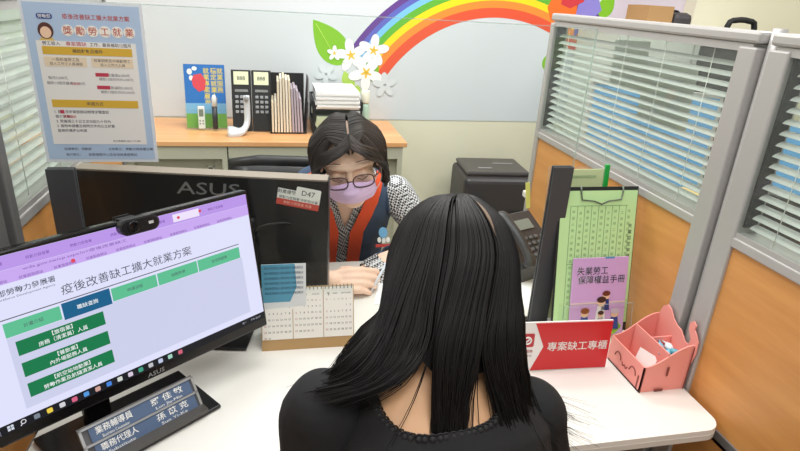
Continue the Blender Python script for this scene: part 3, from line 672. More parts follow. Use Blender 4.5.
b = MB().text('失業勞工', -.022, .176, .023, .0034, bold=.0, width=.084).text('保障權益手冊', .004, .152, .023, .0034, bold=.0, width=.128); b.build('title_text', M('title_navy', (44, 36, 70), .6), bk)
MB().rect(-.075, .087, .075, .091, .0023).build('pale_band', M('booklet_band', (226, 206, 200), .5), bk)
MB().disc(0, .02, .07, .016, .0023).disc(.035, .02, .03, .022, .0023).build('green_ground', M('booklet_green', (156, 206, 60), .5), bk)
def little(x, y, col, s=1, hair=(70, 40, 30)):
    MB().disc(x, y + .024 * s, .011 * s, .011 * s, .0036).build('figure_face', M('figure_skin', (240, 200, 166), .6), bk)
    MB().disc(x, y + .031 * s, .012 * s, .008 * s, .0042).build('figure_hair', M('figure_hair%d' % hair[0], hair, .6), bk)
    MB().prism([(x - .013 * s, y - .02 * s), (x + .013 * s, y - .02 * s), (x + .009 * s, y + .014 * s), (x - .009 * s, y + .014 * s)], .003, .0034).build('figure_clothes', M('figure_%d' % col[0], col, .6), bk)
little(-.035, .038, (52, 84, 160), 1.0, (150, 80, 30)); little(.008, .065, (238, 238, 236), 1.05); little(.020, .086, (40, 60, 130), .9, (110, 50, 30)); little(.048, .034, (46, 70, 150), 1.0, (210, 190, 210)); little(.009, .040, (150, 44, 70), .7)
MB().rect(.010, .207, .035, .2115, .0022).build('small_logo', M('booklet_logo', (90, 150, 210), .5), bk)
pf = thing('plastic_folder', 'clear folder of yellow-green papers with a green spine behind the clipboard', 'folder', frame((.793, 1.275, .7405), (1, .03, 0), (0, .1, 1)))
MB().rect(-.085, 0, .066, .432, 0, t=.003).build('folder_papers', M('folder_lime', (226, 240, 172), .8), pf)
MB().rect(-.10, 0, .078, .44, .0035, t=.0008).build('clear_cover', film, pf)
MB().box((.076, .222, .002), (.014, .444, .008), bevel=.002).build('green_spine', M('spine_green', (24, 168, 66), .4), pf)
b = MB(); b.text('就業保險相關規定事項說明', -.01, .412, .009, .0048).build('folder_print', ikg, pf)
MB().box((-.106, .38, .004), (.012, .07, .0015), RZ(.12)).build('plastic_tag', M('tag_yellow', (232, 224, 120), .5), pf)

# ================================================================== RED SIGN
SG = frame((.667, 1.040, .7402), (.993, -.055, 0), (0, .06, 1))
sg = thing('counter_sign', 'red and white acrylic counter sign for the vacancy desk', 'sign', SG)
MB().box((0, .067, -.003), (.238, .134, .004), bevel=.0008).build('plate', M('sign_white', (240, 238, 236), .3), sg)
MB().prism([(-.079, .003), (.1185, .003), (.1185, .131), (-.079, .131), (-.052, .067)], -.0009, .0004).build('red_field', M('sign_red', (208, 34, 40), .3), sg)
MB().text('專案缺工專櫃', .035, .067, .0265, .0008, bold=.006, width=.155).build('sign_lettering', paper, sg)
b = MB().prism(rr(-.112, .068, -.078, .104, .004), -.0009, .0002); b.build('emblem_square', M('emblem_red', (190, 50, 62), .4), sg)
b = MB().tube([(-.095 + .009 * math.cos(a), .086 + .009 * math.sin(a), .0006) for a in [j * PI / 8 - 2.2 for j in range(12)]], .0022, 6).tube([(-.1, .08, .0006), (-.09, .09, .0006)], .002, 6); b.build('emblem_mark', paper, sg)
b = MB().text('就業服務', -.095, .056, .0085, .0, bold=.006).build('emblem_text', M('emblem_ink', (176, 70, 74), .6), sg)
MB().text('台灣就業通', -.095, .044, .0062, .0).build('emblem_caption', M('caption_grey', (140, 130, 130), .6), sg)
b = MB(); b.X = SG.inverted() @ T(.667, 1.040, .7402); b.box((0, .035, .0015), (.236, .07, .003)); b.build('foot', acrylic, sg)

# ================================================================== PINK BOX
PBX = frame((.814, .934, .7402), (.998, .0, 0), (0, 1, 0)) @ Matrix.Diagonal((1, 1.02, 1.12, 1))
pb = thing('desk_organizer', 'pink card organizer box with a smiling face cut-out and curled tail', 'organizer', PBX)
pink = M('pink_board', (240, 156, 146), .6); brown = M('burnt_edge', (132, 70, 62), .7)
TH = .003
def curve_side(y, h0, h1):
    pts = [(0, 0), (.118, 0), (.118, h1)]
    n = 14
    for k in range(1, n):
        s_ = k / n; x = .118 * (1 - s_); pts.append((x, h1 + (h0 - h1) * (.5 - .5 * math.cos(PI * s_))))
    pts.append((0, h0))
    return MB().prism(pts, -TH, 0, frame((0, y, 0), (1, 0, 0), (0, 0, 1)))
curve_side(0, .062, .108).build('near_side', pink, pb); curve_side(.132, .062, .115).build('far_side', pink, pb)
MB().box((TH / 2, .066, .031), (TH, .132, .062)).build('smiling_front', pink, pb)
MB().box((.059, .066, .002), (.118, .13, .004)).build('floor', pink, pb)
MB().box((.058, .066, .047), (TH, .128, .088)).build('divider', pink, pb); MB().box((.088, .075, .045), (.058, TH, .085)).build('divider', pink, pb)
bp = [(0, 0), (.13, 0), (.13, .108), (.118, .128), (.10, .14), (.085, .138), (.072, .120), (.058, .112), (.03, .112), (.012, .116), (.002, .13), (-.004, .142), (-.012, .142), (-.016, .134), (-.012, .124), (-.002, .108), (0, .10)]
bp = [(.132 - .0 - x, y) for x, y in bp]
# back plate stands along y at x=.118; tail curls at the near end
poly = [(.0, 0), (.132, 0), (.132, .118), (.126, .136), (.112, .146), (.098, .142), (.082, .126), (.066, .118), (.052, .116), (.03, .098), (.02, .10), (.016, .112), (.03, .132), (.032, .146), (.022, .154), (.012, .148), (.014, .138), (.004, .13), (-.006, .118), (-.008, .09), (0, .06)]
MB().prism(poly, 0, TH, frame((.118, 0, 0), (0, 1, 0), (0, 0, 1))).build('back_with_tail', pink, pb)
b = MB()
for yy in (.035, .095): b.tube(cr([(-.0008, yy - .013, .028), (-.0008, yy - .008, .038), (-.0008, yy, .041), (-.0008, yy + .008, .038), (-.0008, yy + .013, .028)], 10), .0013, 5)
b.tube(cr([(-.0008, .055, .028), (-.0008, .060, .021), (-.0008, .066, .026), (-.0008, .072, .021), (-.0008, .077, .028)], 12), .0013, 5)
b.build('face_cutout', brown, pb)
for c_, d_ in (((.062, -TH - .0003, .05), (.005, .001, .022)), ((.05, -TH - .0003, .004), (.022, .001, .006)), ((-.0005, .012, .02), (.001, .004, .03))): MB().box(c_, d_).build('slot', brown, pb)
b = MB().box((.001, -TH - .0002, .031), (.0022, .0006, .06)).box((.1165, -TH - .0002, .053), (.0022, .0006, .105)); b.build('burnt_edges', brown, pb)
nt_ = MB().box((0, .03, 0), (.05, .06, .001)); nt_.build('folded_note', paper, None, 'small white folded note inside the pink organizer', 'note').matrix_world = PBX @ frame((.03, .05, .0045), (.25, -.9, 0), (.35, .1, 1))
cy_m = [M('candy_blue', (120, 190, 214), .3), M('candy_white', (226, 232, 236), .3), M('candy_teal', (84, 160, 176), .3)]
for k, (x, y, z, a) in enumerate(((.078, .03, .074, .3), (.096, .05, .076, 1.4), (.09, .022, .080, 2.2), (.075, .055, .075, .9))):
    b = MB().ell((0, 0, 0), (.013, .009, .008), None, 12, 8)
    for s_ in (-1, 1): b.prism([(s_ * .011, 0), (s_ * .022, .008), (s_ * .020, 0), (s_ * .022, -.008)], -.001, .001)
    b.build('wrapped_candy', cy_m[k % 3], None, ('pale blue wrapped candy at the front left of the organizer tray', 'white wrapped candy at the right of the organizer tray', 'teal wrapped candy on top of the others in the organizer', 'pale blue wrapped candy at the back of the organizer tray')[k], 'candy', 'candies in the pink organizer').matrix_world = PBX @ T(x, y, z) @ RZ(a) @ RX(.3 * k)
MB().box((.088, .037, .066), (.054, .07, .002)).build('candy_tray', pink, pb)

# ================================================================== OFFICE CHAIR of the worker
oc = thing('office_chair', 'black padded office chair behind the masked worker', 'chair', T(.005, 2.10, -.0) @ RZ(-.12))
MB().box((0, -.02, .395), (.46, .46, .09), bevel=.035, seg=3).build('seat', M('black_leather', (30, 30, 32), .38), oc)
MB().loft([[(x_ * .24 * (1 - .25 * (z - .5) ** 2 * 2) , .2 + .05 * x_ * x_ * -1 + dy, z) for x_, dy in ((-1, 0), (-.6, -.03), (0, -.04), (.6, -.03), (1, 0), (.6, .03), (0, .04), (-.6, .03))] for z in (.52, .6, .74, .85, .90)]).build('backrest', M('black_leather', (30, 30, 32), .38), oc)
MB().tube([(-.22, .165, .905), (-.1, .19, .918), (.1, .19, .918), (.22, .165, .905)], .022, 12).build('backrest_top', M('black_leather', (30, 30, 32), .38), oc)
MB().tube([(0, 0, .1), (0, 0, .36)], .028, 12).build('gas_column', chrome, oc)
for k in range(5):
    a = k * 2 * PI / 5; l_ = MB().tube([(0, 0, .1), (.28 * math.cos(a), .28 * math.sin(a), .075)], [.025, .016], 8).build('base_arm', black_pl, oc)
    MB().tube([(.28 * math.cos(a) - .02, .28 * math.sin(a), .03), (.28 * math.cos(a) + .02, .28 * math.sin(a), .03)], .03, 14).tube([(.28 * math.cos(a), .28 * math.sin(a), .03), (.28 * math.cos(a), .28 * math.sin(a), .08)], .008, 8).build('caster', rubber, l_)
for s_ in (-1, 1):
    MB().tube(cr([(s_ * .22, .1, .46), (s_ * .27, .1, .55), (s_ * .27, .05, .66)], 8), .014, 8).box((s_ * .27, 0, .67), (.05, .24, .03), bevel=.01).build('armrest', black_pl, oc)

# ================================================================== THINGS SEEN THROUGH / OVER THE RIGHT PARTITION
nd = thing('office_desk', 'pale desk of the neighbouring booth seen through the right blinds', 'desk', T(1.55, 1.6, 0))
MB().box((0, 0, .725), (.8, 1.6, .03), bevel=.004).build('tabletop', white_lam, nd)
for sx in (-.36, .36):
    for sy in (-.75, .75): MB().box((sx, sy, .355), (.04, .04, .71)).build('leg', alu_dark, nd)
bp_ = M('blue_fabric', (92, 160, 214), .8, bump=.2, bscale=400)
def screen_panel(label, x0, y0, x1, y1, z0, z1, mat):
    d = Vector((x1 - x0, y1 - y0, 0)); L = d.length
    t = thing('desk_divider', label, 'divider', frame(((x0 + x1) / 2, (y0 + y1) / 2, z0), d, (0, 0, 1)))
    MB().box((0, (z1 - z0) / 2, 0), (L - .02, z1 - z0 - .02, .03)).build('fabric_panel', mat, t)
    b = MB(); b.box((0, z1 - z0 - .006, 0), (L, .012, .036)).box((-L / 2 + .006, (z1 - z0) / 2, 0), (.012, z1 - z0, .036)).box((L / 2 - .006, (z1 - z0) / 2, 0), (.012, z1 - z0, .036)).build('frame', alu, t)
screen_panel('blue fabric divider beyond the farther right blinds', 1.40, 2.36, 1.78, 2.0, .7402, 1.27, bp_)
screen_panel('blue fabric divider beyond the nearest right blinds', 1.90, 1.9, 1.92, .82, .7402, 1.22, bp_)
tc_ = thing('tall_cabinet', 'tall cream cabinet against the back wall past the right partition', 'cabinet', T(2.17, 2.96, 0))
MB().box((0, 0, .74), (.9, .42, 1.48), bevel=.004).build('body', M('cabinet_cream', (206, 206, 198), .5), tc_)
for s_ in (-1, 1):
    d = MB().box((s_ * .222, -.216, .76), (.43, .014, 1.38)).build('door', M('cabinet_cream', (206, 206, 198), .5), tc_); MB().box((s_ * .04, -.23, .8), (.012, .016, .12)).build('handle', alu_dark, d)
cbx = thing('cardboard_box', 'brown cardboard box on top of the tall cabinet, above the partition rail', 'box', T(2.0, 2.94, 1.4802))
MB().box((0, 0, .06), (.15, .2, .12)).build('carton', M('cardboard', (176, 138, 92), .8), cbx); MB().box((0, 0, .1205), (.15, .05, .001)).build('packing_tape', M('tape_tan', (206, 178, 130), .4), cbx)
bb = thing('black_bag', 'dark folded bag beside the cardboard box on the tall cabinet', 'bag', T(2.14, 2.93, 1.4802))
MB().box((0, 0, .047), (.12, .2, .094), bevel=.03).build('body', M('bag_dark', (62, 58, 60), .6), bb); MB().tube(cr([(-.04, 0, .088), (-.02, 0, .099), (.02, 0, .099), (.04, 0, .088)], 10), .006, 6).build('strap', rubber, bb)
hp = thing('desk_monitor', 'dark monitor of the neighbouring desk glimpsed through the nearest right blinds', 'monitor', T(1.38, 1.16, .7402) @ RZ(1.9))
MB().box((0, 0, .24), (.46, .03, .28), bevel=.004).build('display', gloss_black, hp); MB().box((0, .02, .07), (.06, .02, .14)).build('neck', black_pl, hp); MB().box((0, .02, .006), (.22, .16, .012)).build('base', black_pl, hp)
bc = thing('office_chair', 'chair with a dark mesh back top just showing over the right partition rail', 'chair', T(2.30, 2.6, 0))
MB().tube(cr([(-.09, 0, 1.3), (-.08, 0, 1.52), (-.04, 0, 1.553), (.04, 0, 1.553), (.08, 0, 1.52), (.09, 0, 1.3)], 16), .014, 8).box((0, 0, 1.1), (.4, .03, .75), bevel=.012).build('backrest', rubber, bc)
MB().box((0, -.22, .46), (.46, .44, .07), bevel=.03).build('seat', rubber, bc)
for sx in (-.19, .19):
    for sy in (-.4, -.05): MB().tube([(sx, sy, 0), (sx, sy, .43)], .014, 8).build('leg', chrome, bc)
for k, (yy, zz, ww, hh, lab) in enumerate(((1.52, 1.425, .17, .13, 'white paper taped high on the far right partition glass, left sheet'), (1.33, 1.37, .21, .16, 'white paper taped on the far right partition glass, right sheet'))):
    MB().rect(-ww / 2, -hh / 2, ww / 2, hh / 2, 0, t=.0008).build('taped_paper', paper, None, lab, 'paper', 'papers taped to the right glass').matrix_world = frame((1.0015, yy, zz), (0, -1, .05), (0, .05, 1))
gp = thing('document_box', 'yellow document box on the neighbouring desk behind the right blinds', 'box', T(1.42, 1.62, .7402))
MB().box((0, 0, .11), (.14, .26, .22), bevel=.004).build('carton', M('mustard_box', (206, 166, 92), .7), gp); MB().box((0, 0, .222), (.144, .264, .012)).build('lid', M('mustard_lid', (216, 184, 120), .7), gp)

# left of the left partition: a white shelf with a wood top and a plant
ls = thing('low_shelf', 'white low shelf with a wood top beyond the left blinds', 'shelf', T(-1.35, 2.2, 0))
b = MB(); b.box((0, 0, .45), (.9, .4, .02)).box((0, 0, .05), (.9, .4, .02)).box((-.44, 0, .45), (.02, .4, .86)).box((.44, 0, .45), (.02, .4, .86)).box((0, .19, .45), (.88, .02, .86)).build('carcass', M('shelf_white', (220, 222, 220), .5), ls)
MB().box((0, 0, .895), (.94, .44, .03)).build('wood_top', counter_wood, ls)
sp = thing('desk_divider', 'pale green desk divider glimpsed low through the left blinds', 'divider', T(-.98, 1.62, 0))
MB().box((0, 0, .55), (.03, .7, 1.06)).build('fabric_panel', M('green_fabric', (150, 186, 120), .8), sp); MB().box((0, 0, 1.085), (.04, .72, .02)).box((0, 0, .01), (.2, .3, .02)).build('frame', alu, sp)

# ================================================================== PEOPLE
def V(*a): return Vector(a)
def torso_rings(spine, right, fwd_hint=None, n=28):
    """spine: (centre, half width, half depth); rings perpendicular to the spine"""
    rings = []; C = [Vector(c) for c, _, _ in spine]; right = Vector(right).normalized()
    for i, (c, hw, hd) in enumerate(spine):
        t = (C[min(i + 1, len(C) - 1)] - C[max(i - 1, 0)]).normalized()
        r = (right - t * right.dot(t)).normalized(); f = t.cross(r) * -1
        ring = []
        for j in range(n):
            a = 2 * PI * j / n; ca, sa = math.cos(a), math.sin(a); e = .8
            ring.append(C[i] + r * (hw * abs(ca) ** e * (1 if ca >= 0 else -1)) + f * (hd * abs(sa) ** e * (1 if sa >= 0 else -1)))
        rings.append(ring)
    return rings
def head_geo(mb, H):
    """H: head matrix, local -y = face direction, z up"""
    mb.ell((0, .012, .015), (.077, .094, .078), H, 28, 18)
    mb.ell((0, -.028, -.03), (.064, .066, .085), H, 24, 16)
    mb.ell((0, -.055, -.092), (.034, .034, .028), H)
    mb.tube([(-.055, -.068, .026), (-.03, -.086, .03), (0, -.090, .026), (.03, -.086, .03), (.055, -.068, .026)], [.006, .008, .008, .008, .006], 10, H)
    mb.tube([(0, -.088, .018), (0, -.104, -.018), (0, -.112, -.032)], [.008, .011, .014], 10, H)
    mb.ell((-.012, -.096, -.036), (.009, .012, .008), H); mb.ell((.012, -.096, -.036), (.009, .012, .008), H)
    for s in (-1, 1):
        mb.ell((s * .032, -.077, .002), (.015, .012, .011), H); mb.ell((s * .042, -.066, -.026), (.024, .022, .022), H)
        mb.ell((s * .079, .014, -.012), (.008, .02, .032), H, 14, 10)
    mb.tube([(-.024, -.086, -.062), (0, -.094, -.060), (.024, -.086, -.062)], [.004, .007, .004], 8, H)
    mb.tube([(-.022, -.084, -.070), (0, -.092, -.071), (.022, -.084, -.070)], [.004, .008, .004], 8, H)
def hand_geo(mb, Hm, side, curls, thumb=.5, sc=1.0):
    """Hm: wrist matrix, x = towards fingertips, y = thumb side * side, z = back of the hand"""
    Ln = ((.044, .027, .021), (.048, .030, .022), (.045, .028, .022), (.036, .021, .019))
    for k in range(4):
        y = side * (.030 - .0205 * k) * sc; kx = (.088, .092, .088, .080)[k] * sc
        mb.tube([(0.0, y * .55, 0), (kx * .5, y * .9, .002), (kx, y, 0)], [.014 * sc, .0135 * sc, .0112 * sc], 10, Hm)
        p = V(kx, y, 0); ang = 0; pts = [V(kx * .8, y, 0), p]; sp = (.06, .0, -.05, -.13)[k] * side
        for q, L in enumerate(Ln[k]):
            ang += curls[k] * (.9, 1.15, .7)[q]
            p = p + V(math.cos(ang) * math.cos(sp), math.cos(ang) * math.sin(sp), -math.sin(ang)) * L * sc; pts.append(p)
        mb.tube(cr(pts, 14), [(.0098 - .0024 * i / 13) * sc for i in range(14)], 10, Hm); mb.ell(tuple(pts[-1]), (.0075 * sc,) * 3, Hm, 10, 8)
    mb.tube([(.012, side * .012, -.006), (.035 * sc, side * .038 * sc, -.014 * sc)], [.015 * sc, .0145 * sc], 10, Hm)
    a = thumb; tp = [V(.03, side * .034, -.013) * sc, V(.052, side * (.046 - .01 * a), -.02 - .008 * a) * sc, V(.075, side * (.046 - .03 * a), -.026 - .014 * a) * sc, V(.094, side * (.040 - .042 * a), -.03 - .018 * a) * sc]
    mb.tube(cr(tp, 12), [(.0135 - .004 * i / 11) * sc for i in range(12)], 10, Hm); mb.ell(tuple(tp[-1]), (.009 * sc,) * 3, Hm, 10, 8)
def limb(mb, pts, rs): 
    P_ = cr(pts, 22); k = len(rs) - 1; R_ = []
    for i in range(22):
        t = i / 21 * k; a = min(int(t), k - 1); R_.append(rs[a] + (rs[a + 1] - rs[a]) * (t - a))
    mb.tube(P_, R_, 16); mb.ell(tuple(pts[0]), (rs[0],) * 3); mb.ell(tuple(pts[-1]), (rs[-1],) * 3)
def remeshed(mb, name, voxel, smooth=3):
    o = bpy.data.objects.new(name, mb.mesh(name)); COL.objects.link(o)
    r = o.modifiers.new('r', 'REMESH'); r.mode = 'VOXEL'; r.voxel_size = voxel
    sm = o.modifiers.new('s', 'SMOOTH'); sm.factor = .5; sm.iterations = smooth
    dg = bpy.context.evaluated_depsgraph_get(); dg.update()
    me = bpy.data.meshes.new_from_object(o.evaluated_get(dg)); bpy.data.objects.remove(o)
    me.polygons.foreach_set('use_smooth', [True] * len(me.polygons)); return me
def link(me, name, mat, parent):
    o = bpy.data.objects.new(name, me); me.name = name; me.materials.clear(); me.materials.append(mat); COL.objects.link(o)
    if parent: o.parent = parent
    return o
def garment(body, name, mat, parent, g, off, thick=.0015, edge=None, wrinkle=None):
    """cloth cut from the body surface where g(p) > 0, lifted along the normals"""
    b = bmesh.new(); b.from_mesh(body); b.normal_update()
    val = {v: g(v.co) for v in b.verts}
    bmesh.ops.delete(b, geom=[f for f in b.faces if all(val[v] < 0 for v in f.verts)], context='FACES')
    b.verts.ensure_lookup_table(); val = {v: val[v] for v in b.verts if v in val and v.is_valid}
    new = []
    for e in list(b.edges):
        v0, v1 = e.verts; a, c = val.get(v0, 1), val.get(v1, 1)
        if a * c < 0:
            t = a / (a - c)
            _, nv = bmesh.utils.edge_split(e, v0, t); val[nv] = 0.0; new.append(nv)
    for f in list(b.faces):
        z = [v for v in f.verts if val.get(v, 1) == 0.0]
        if len(z) == 2 and len(f.verts) > 3:
            try: bmesh.utils.face_split(f, z[0], z[1])
            except ValueError: pass
    bmesh.ops.delete(b, geom=[f for f in b.faces if any(val[v] < 0 for v in f.verts)], context='FACES')
    b.normal_update()
    pts = [v.co.copy() for v in new if v.is_valid and v.link_faces]
    nr = {v: v.normal.copy() for v in b.verts}
    for v in b.verts: v.co += nr[v] * (off + (wrinkle(v.co) if wrinkle else 0))
    me = bpy.data.meshes.new(name); b.to_mesh(me); b.free()
    me.polygons.foreach_set('use_smooth', [True] * len(me.polygons))
    o = link(me, name, mat, parent)
    if thick:
        s = o.modifiers.new('s', 'SOLIDIFY'); s.thickness = thick; s.offset = 1
    return o, pts
def sph(c, r):
    c = Vector(c); return lambda p: (p - c).length - r
def strands(name, mat, parent, paths, r0, n=5, k=18, sheet=None):
    b = MB()
    for P_, r in paths:
        Q = cr(P_, k); b.tube(Q, [r * (1.0 if i < k * .6 else max(.12, 1 - (i - k * .6) / (k * .4) * .88)) for i in range(k)], n, cap=False)
    return b.build(name, mat, parent)
def wob(p): return .0022 * math.sin(p.x * 60 + p.z * 45) * math.sin(p.z * 38 - p.y * 30 + 1)

# ------------------------------------------------------------------ the worker behind the desk
WK = thing('person', 'person with bobbed hair, glasses, lilac mask and navy vest writing behind the desk', 'person', T(.22, 1.95, 0))
WI = WK.matrix_world.inverted()
F = V(-.05, -.9, -.29).normalized(); U = V(-.16, 0, 1); U = (U - F * U.dot(F)).normalized(); X_ = F.cross(U)
K_ = 1.1
HW = WI @ Matrix(((X_.x, -F.x, U.x, .206), (X_.y, -F.y, U.y, 1.63), (X_.z, -F.z, U.z, 1.113), (0, 0, 0, 1))) @ Matrix.Scale(K_, 4)
def wl(*p): return tuple(WI @ Vector(p))
b = MB()
b.loft(torso_rings([(wl(.21, 2.02, .45), .16, .11), (wl(.21, 2.03, .52), .175, .12), (wl(.21, 2.0, .62), .16, .11), (wl(.212, 1.95, .74), .155, .11), (wl(.214, 1.89, .85), .165, .112),
                    (wl(.216, 1.83, .94), .165, .10), (wl(.216, 1.79, .985), .13, .075), (wl(.216, 1.765, 1.01), .08, .055)], (1, -.05, 0)))
b.tube([wl(.216, 1.79, .97), wl(.215, 1.73, 1.02), wl(.216, 1.66, 1.06)], [.062, .052, .05], 18)
head_geo(b, HW)
sL, sR = wl(.395, 1.81, .935), wl(.045, 1.80, .935)
eL, eR = wl(.52, 1.74, .775), wl(-.03, 1.60, .785)
wL, wR = wl(.40, 1.63, .785), wl(.150, 1.475, .785)
for A in ((sL, eL, wL), (sR, eR, wR)):
    limb(b, [A[0], [A[0][i] * .5 + A[1][i] * .5 for i in range(3)], A[1]], [.058, .048, .042]); limb(b, [A[1], [A[1][i] * .5 + A[2][i] * .5 for i in range(3)], A[2]], [.041, .036, .026])
def hmat(o, x, z):
    x = Vector(x).normalized(); z = Vector(z); z = (z - x * z.dot(x)).normalized(); y = z.cross(x)
    return Matrix(((x.x, y.x, z.x, o[0]), (x.y, y.y, z.y, o[1]), (x.z, y.z, z.z, o[2]), (0, 0, 0, 1)))
HR = hmat(wR, (1, -.12, .05), (-.05, -.75, .66)); HL = hmat(wL, (-.75, -.45, .0), (.1, -.2, 1))
hand_geo(b, HR, 1, (.62, .75, .82, .88), .9); hand_geo(b, HL, -1, (.35, .4, .42, .45), .4)
for s in (-1, 1):
    hp_, kn, an = wl(.21 + s * .09, 2.0, .53), wl(.21 + s * .12, 1.60, .545), wl(.21 + s * .11, 1.68, .09)
    limb(b, [hp_, [(hp_[i] + kn[i]) / 2 for i in range(3)], kn], [.088, .075, .058]); limb(b, [kn, [(kn[i] * .55 + an[i] * .45) for i in range(3)], an], [.056, .054, .036])
    b.tube([an, (an[0], an[1] - .07, .045), (an[0], an[1] - .16, .03)], [.036, .038, .03], 14)
wbody = remeshed(b, 'body', .0036, 4)
wo = link(wbody, 'body', skin, WK)
# clothes
def w_arms_end(p): return min((p - Vector(wR)).length - .155, (p - Vector(wL)).length - .10) if p.z < .86 else 1
NK = Vector(wl(.216, 1.765, 1.005)); CH = Vector(wl(.216, 1.715, .86))
def w_neck(p):                                   # open V collar
    q = p - NK; ax = (V(0, -.45, 1)).normalized()
    h = q.dot(ax); base = -h + .002
    v = (abs(q.x) - max(0.0, .052 + .30 * min(0, (q.z + .0)))) if (p.y < NK.y + .02 and q.z < .05) else 1
    return min(base, v)
hem_z = lambda p: p.z - .50
shirt, _ = garment(wbody, 'checked_shirt', gingham('black_white_gingham'), WK, lambda p: min(w_neck(p), w_arms_end(p), hem_z(p)), .005, .0015, wrinkle=lambda p: .8 * wob(p))
def w_torso(p):                                   # vest keeps off the arms
    x = abs(p.x + .004); lim = .158 - max(0, p.z - .90) * .22
    return lim - x
def w_vest(p):
    q = p - NK; front = p.y < NK.y + .03 + (NK.z - p.z) * .55 and q.z < .06
    open_ = (abs(q.x) - (.036 + max(0, .055 + .30 * min(0, q.z)))) if front else 1
    return min(open_, w_torso(p), p.z - .55, p.y + .315, -q.dot(V(0, -.45, 1).normalized()) - .004)
vest, _ = garment(wbody, 'navy_vest', M('vest_navy', (58, 78, 108), .75, bump=.15, bscale=300), WK, w_vest, .012, .003, wrinkle=wob)
def w_lapel(p):
    q = p - NK; front = p.y < NK.y + .03 + (NK.z - p.z) * .55 and q.z < .06
    if not front: return -1
    e = .018 + max(0, .055 + .30 * min(0, q.z))
    return min(abs(q.x) - e, e + .044 - abs(q.x), p.z - .66, p.y + .315, -q.dot(V(0, -.45, 1).normalized()) - .001)
lap, _ = garment(wbody, 'orange_lapel', M('lapel_orange', (244, 86, 36), .7), WK, w_lapel, .0165, .003)
trou, _ = garment(wbody, 'trousers', M('trousers_black', (34, 34, 38), .8), WK, lambda p: min(.60 - p.z, p.z - .10, (.2 - p.y) if p.z > .3 else 1), .004, .0015)
sho, _ = garment(wbody, 'shoes', M('shoe_black', (24, 24, 26), .4), WK, lambda p: .085 - p.z, .005, .002)
# emblem on the vest
eb = frame(wl(.335, 1.688, .83), (1, .25, -.12), (.1, .42, .9))
MB().disc(0, .012, .016, .018, 0, .0015).build('vest_emblem', M('emblem_sky', (110, 170, 214), .6), WK)
WK.children[-1].matrix_local = eb
b = MB().disc(-.014, -.012, .007, .009, 0).disc(.002, -.014, .007, .009, 0).disc(.018, -.012, .007, .009, 0); o = b.build('vest_emblem', paper, WK); o.matrix_local = eb
b = MB().rect(-.028, -.036, .028, -.026, 0, t=.0015); o = b.build('vest_emblem', M('emblem_scarlet', (206, 60, 54), .6), WK); o.matrix_local = eb
# mask
def msurf(t, z, off=0):
    zz = z + .03; d = .108 + .022 * math.exp(-((z + .036) / .03) ** 2) * max(0, math.cos(t)) ** 4 - 1.6 * max(0, zz - .012) ** 1.0 * .4 - 3.2 * max(0, -zz - .03) ** 1.35 + off; a = .073 + off - .22 * max(0, -zz - .03)
    return V(a * math.sin(t), -d * math.cos(t) ** .72 if math.cos(t) > 0 else 0, z)
rows = []
for i in range(22):
    z = -.003 - .117 * i / 21; tl = 1.12 - .30 * abs(i / 21 - .55)
    dz = .022 * (1 - i / 21)
    rows.append([msurf(-tl + 2 * tl * j / 30, z - dz * abs(-1 + 2 * j / 30) ** 1.5 * (1 if i < 11 else .2), .002 + .0012 * math.sin(i * 1.9)) for j in range(31)])
mk = MB(); mk.loft(rows, cap=False, m=HW, closed=False); mko = mk.build('face_mask', M('mask_lilac', (226, 194, 232), .75, bump=.1, bscale=500), WK)
so = mko.modifiers.new('s', 'SOLIDIFY'); so.thickness = .002; so.offset = 0
b = MB()
for s in (-1, 1):
    for i, dz in ((2, .012), (19, -.02)):
        p = rows[i][0 if s < 0 else 30]; b.tube(cr([p, (s * .083, -.02, p.z * .5 - .01), (s * .086, .03, -.004 + dz)], 8), .0013, 6, HW)
b.build('ear_loop', M('loop_white', (236, 230, 238), .7), mko)
# glasses
gl = MB()
for s in (-1, 1):
    c = V(s * .034, -.119, .004); pts = []
    for k in range(25):
        a = 2 * PI * k / 24; e = .75; ca, sa = math.cos(a), math.sin(a)
        x = .027 * abs(ca) ** e * (1 if ca > 0 else -1); z = .019 * abs(sa) ** e * (1 if sa > 0 else -1)
        pts.append((c.x + x, c.y + .25 * (abs(c.x + x) ** 2) * 8 * .6, c.z + z))
    gl.tube(pts, .0019, 6, HW); gl.tube([(s * .060, -.113, .009), (s * .078, -.095, .010), (s * .083, .0, .004)], .0018, 6, HW)
gl.tube([(-.008, -.119, .006), (0, -.121, .008), (.008, -.119, .006)], .0018, 6, HW)
glo = gl.build('glasses', M('frame_brown', (62, 34, 34), .3), WK)
for s in (-1, 1):
    MB().prism([(s * .034 + .025 * math.cos(a) , .017 * math.sin(a)) for a in [k * PI / 10 for k in range(20)]], -.0005, .0005, HW @ frame((0, -.1175, .004), (1, 0, 0), (0, 0, 1))).build('lens', glass('lens_glass', (250, 248, 252), .8), glo)
b = MB()
for s in (-1, 1):
    b.tube(cr([(s * .018, -.090, -.004), (s * .032, -.0925, -.009), (s * .047, -.085, -.004)], 8), .0010, 6, HW)
b.build('eyelashes', ink, WK)
b = MB()
for s in (-1, 1): b.tube(cr([(s * .018, -.092, .045), (s * .034, -.088, .046), (s * .052, -.072, .036)], 8), [.0006, .001, .0013, .0013, .0012, .001, .0008, .0006], 6, HW)
b.build('eyebrows', hairw, WK)
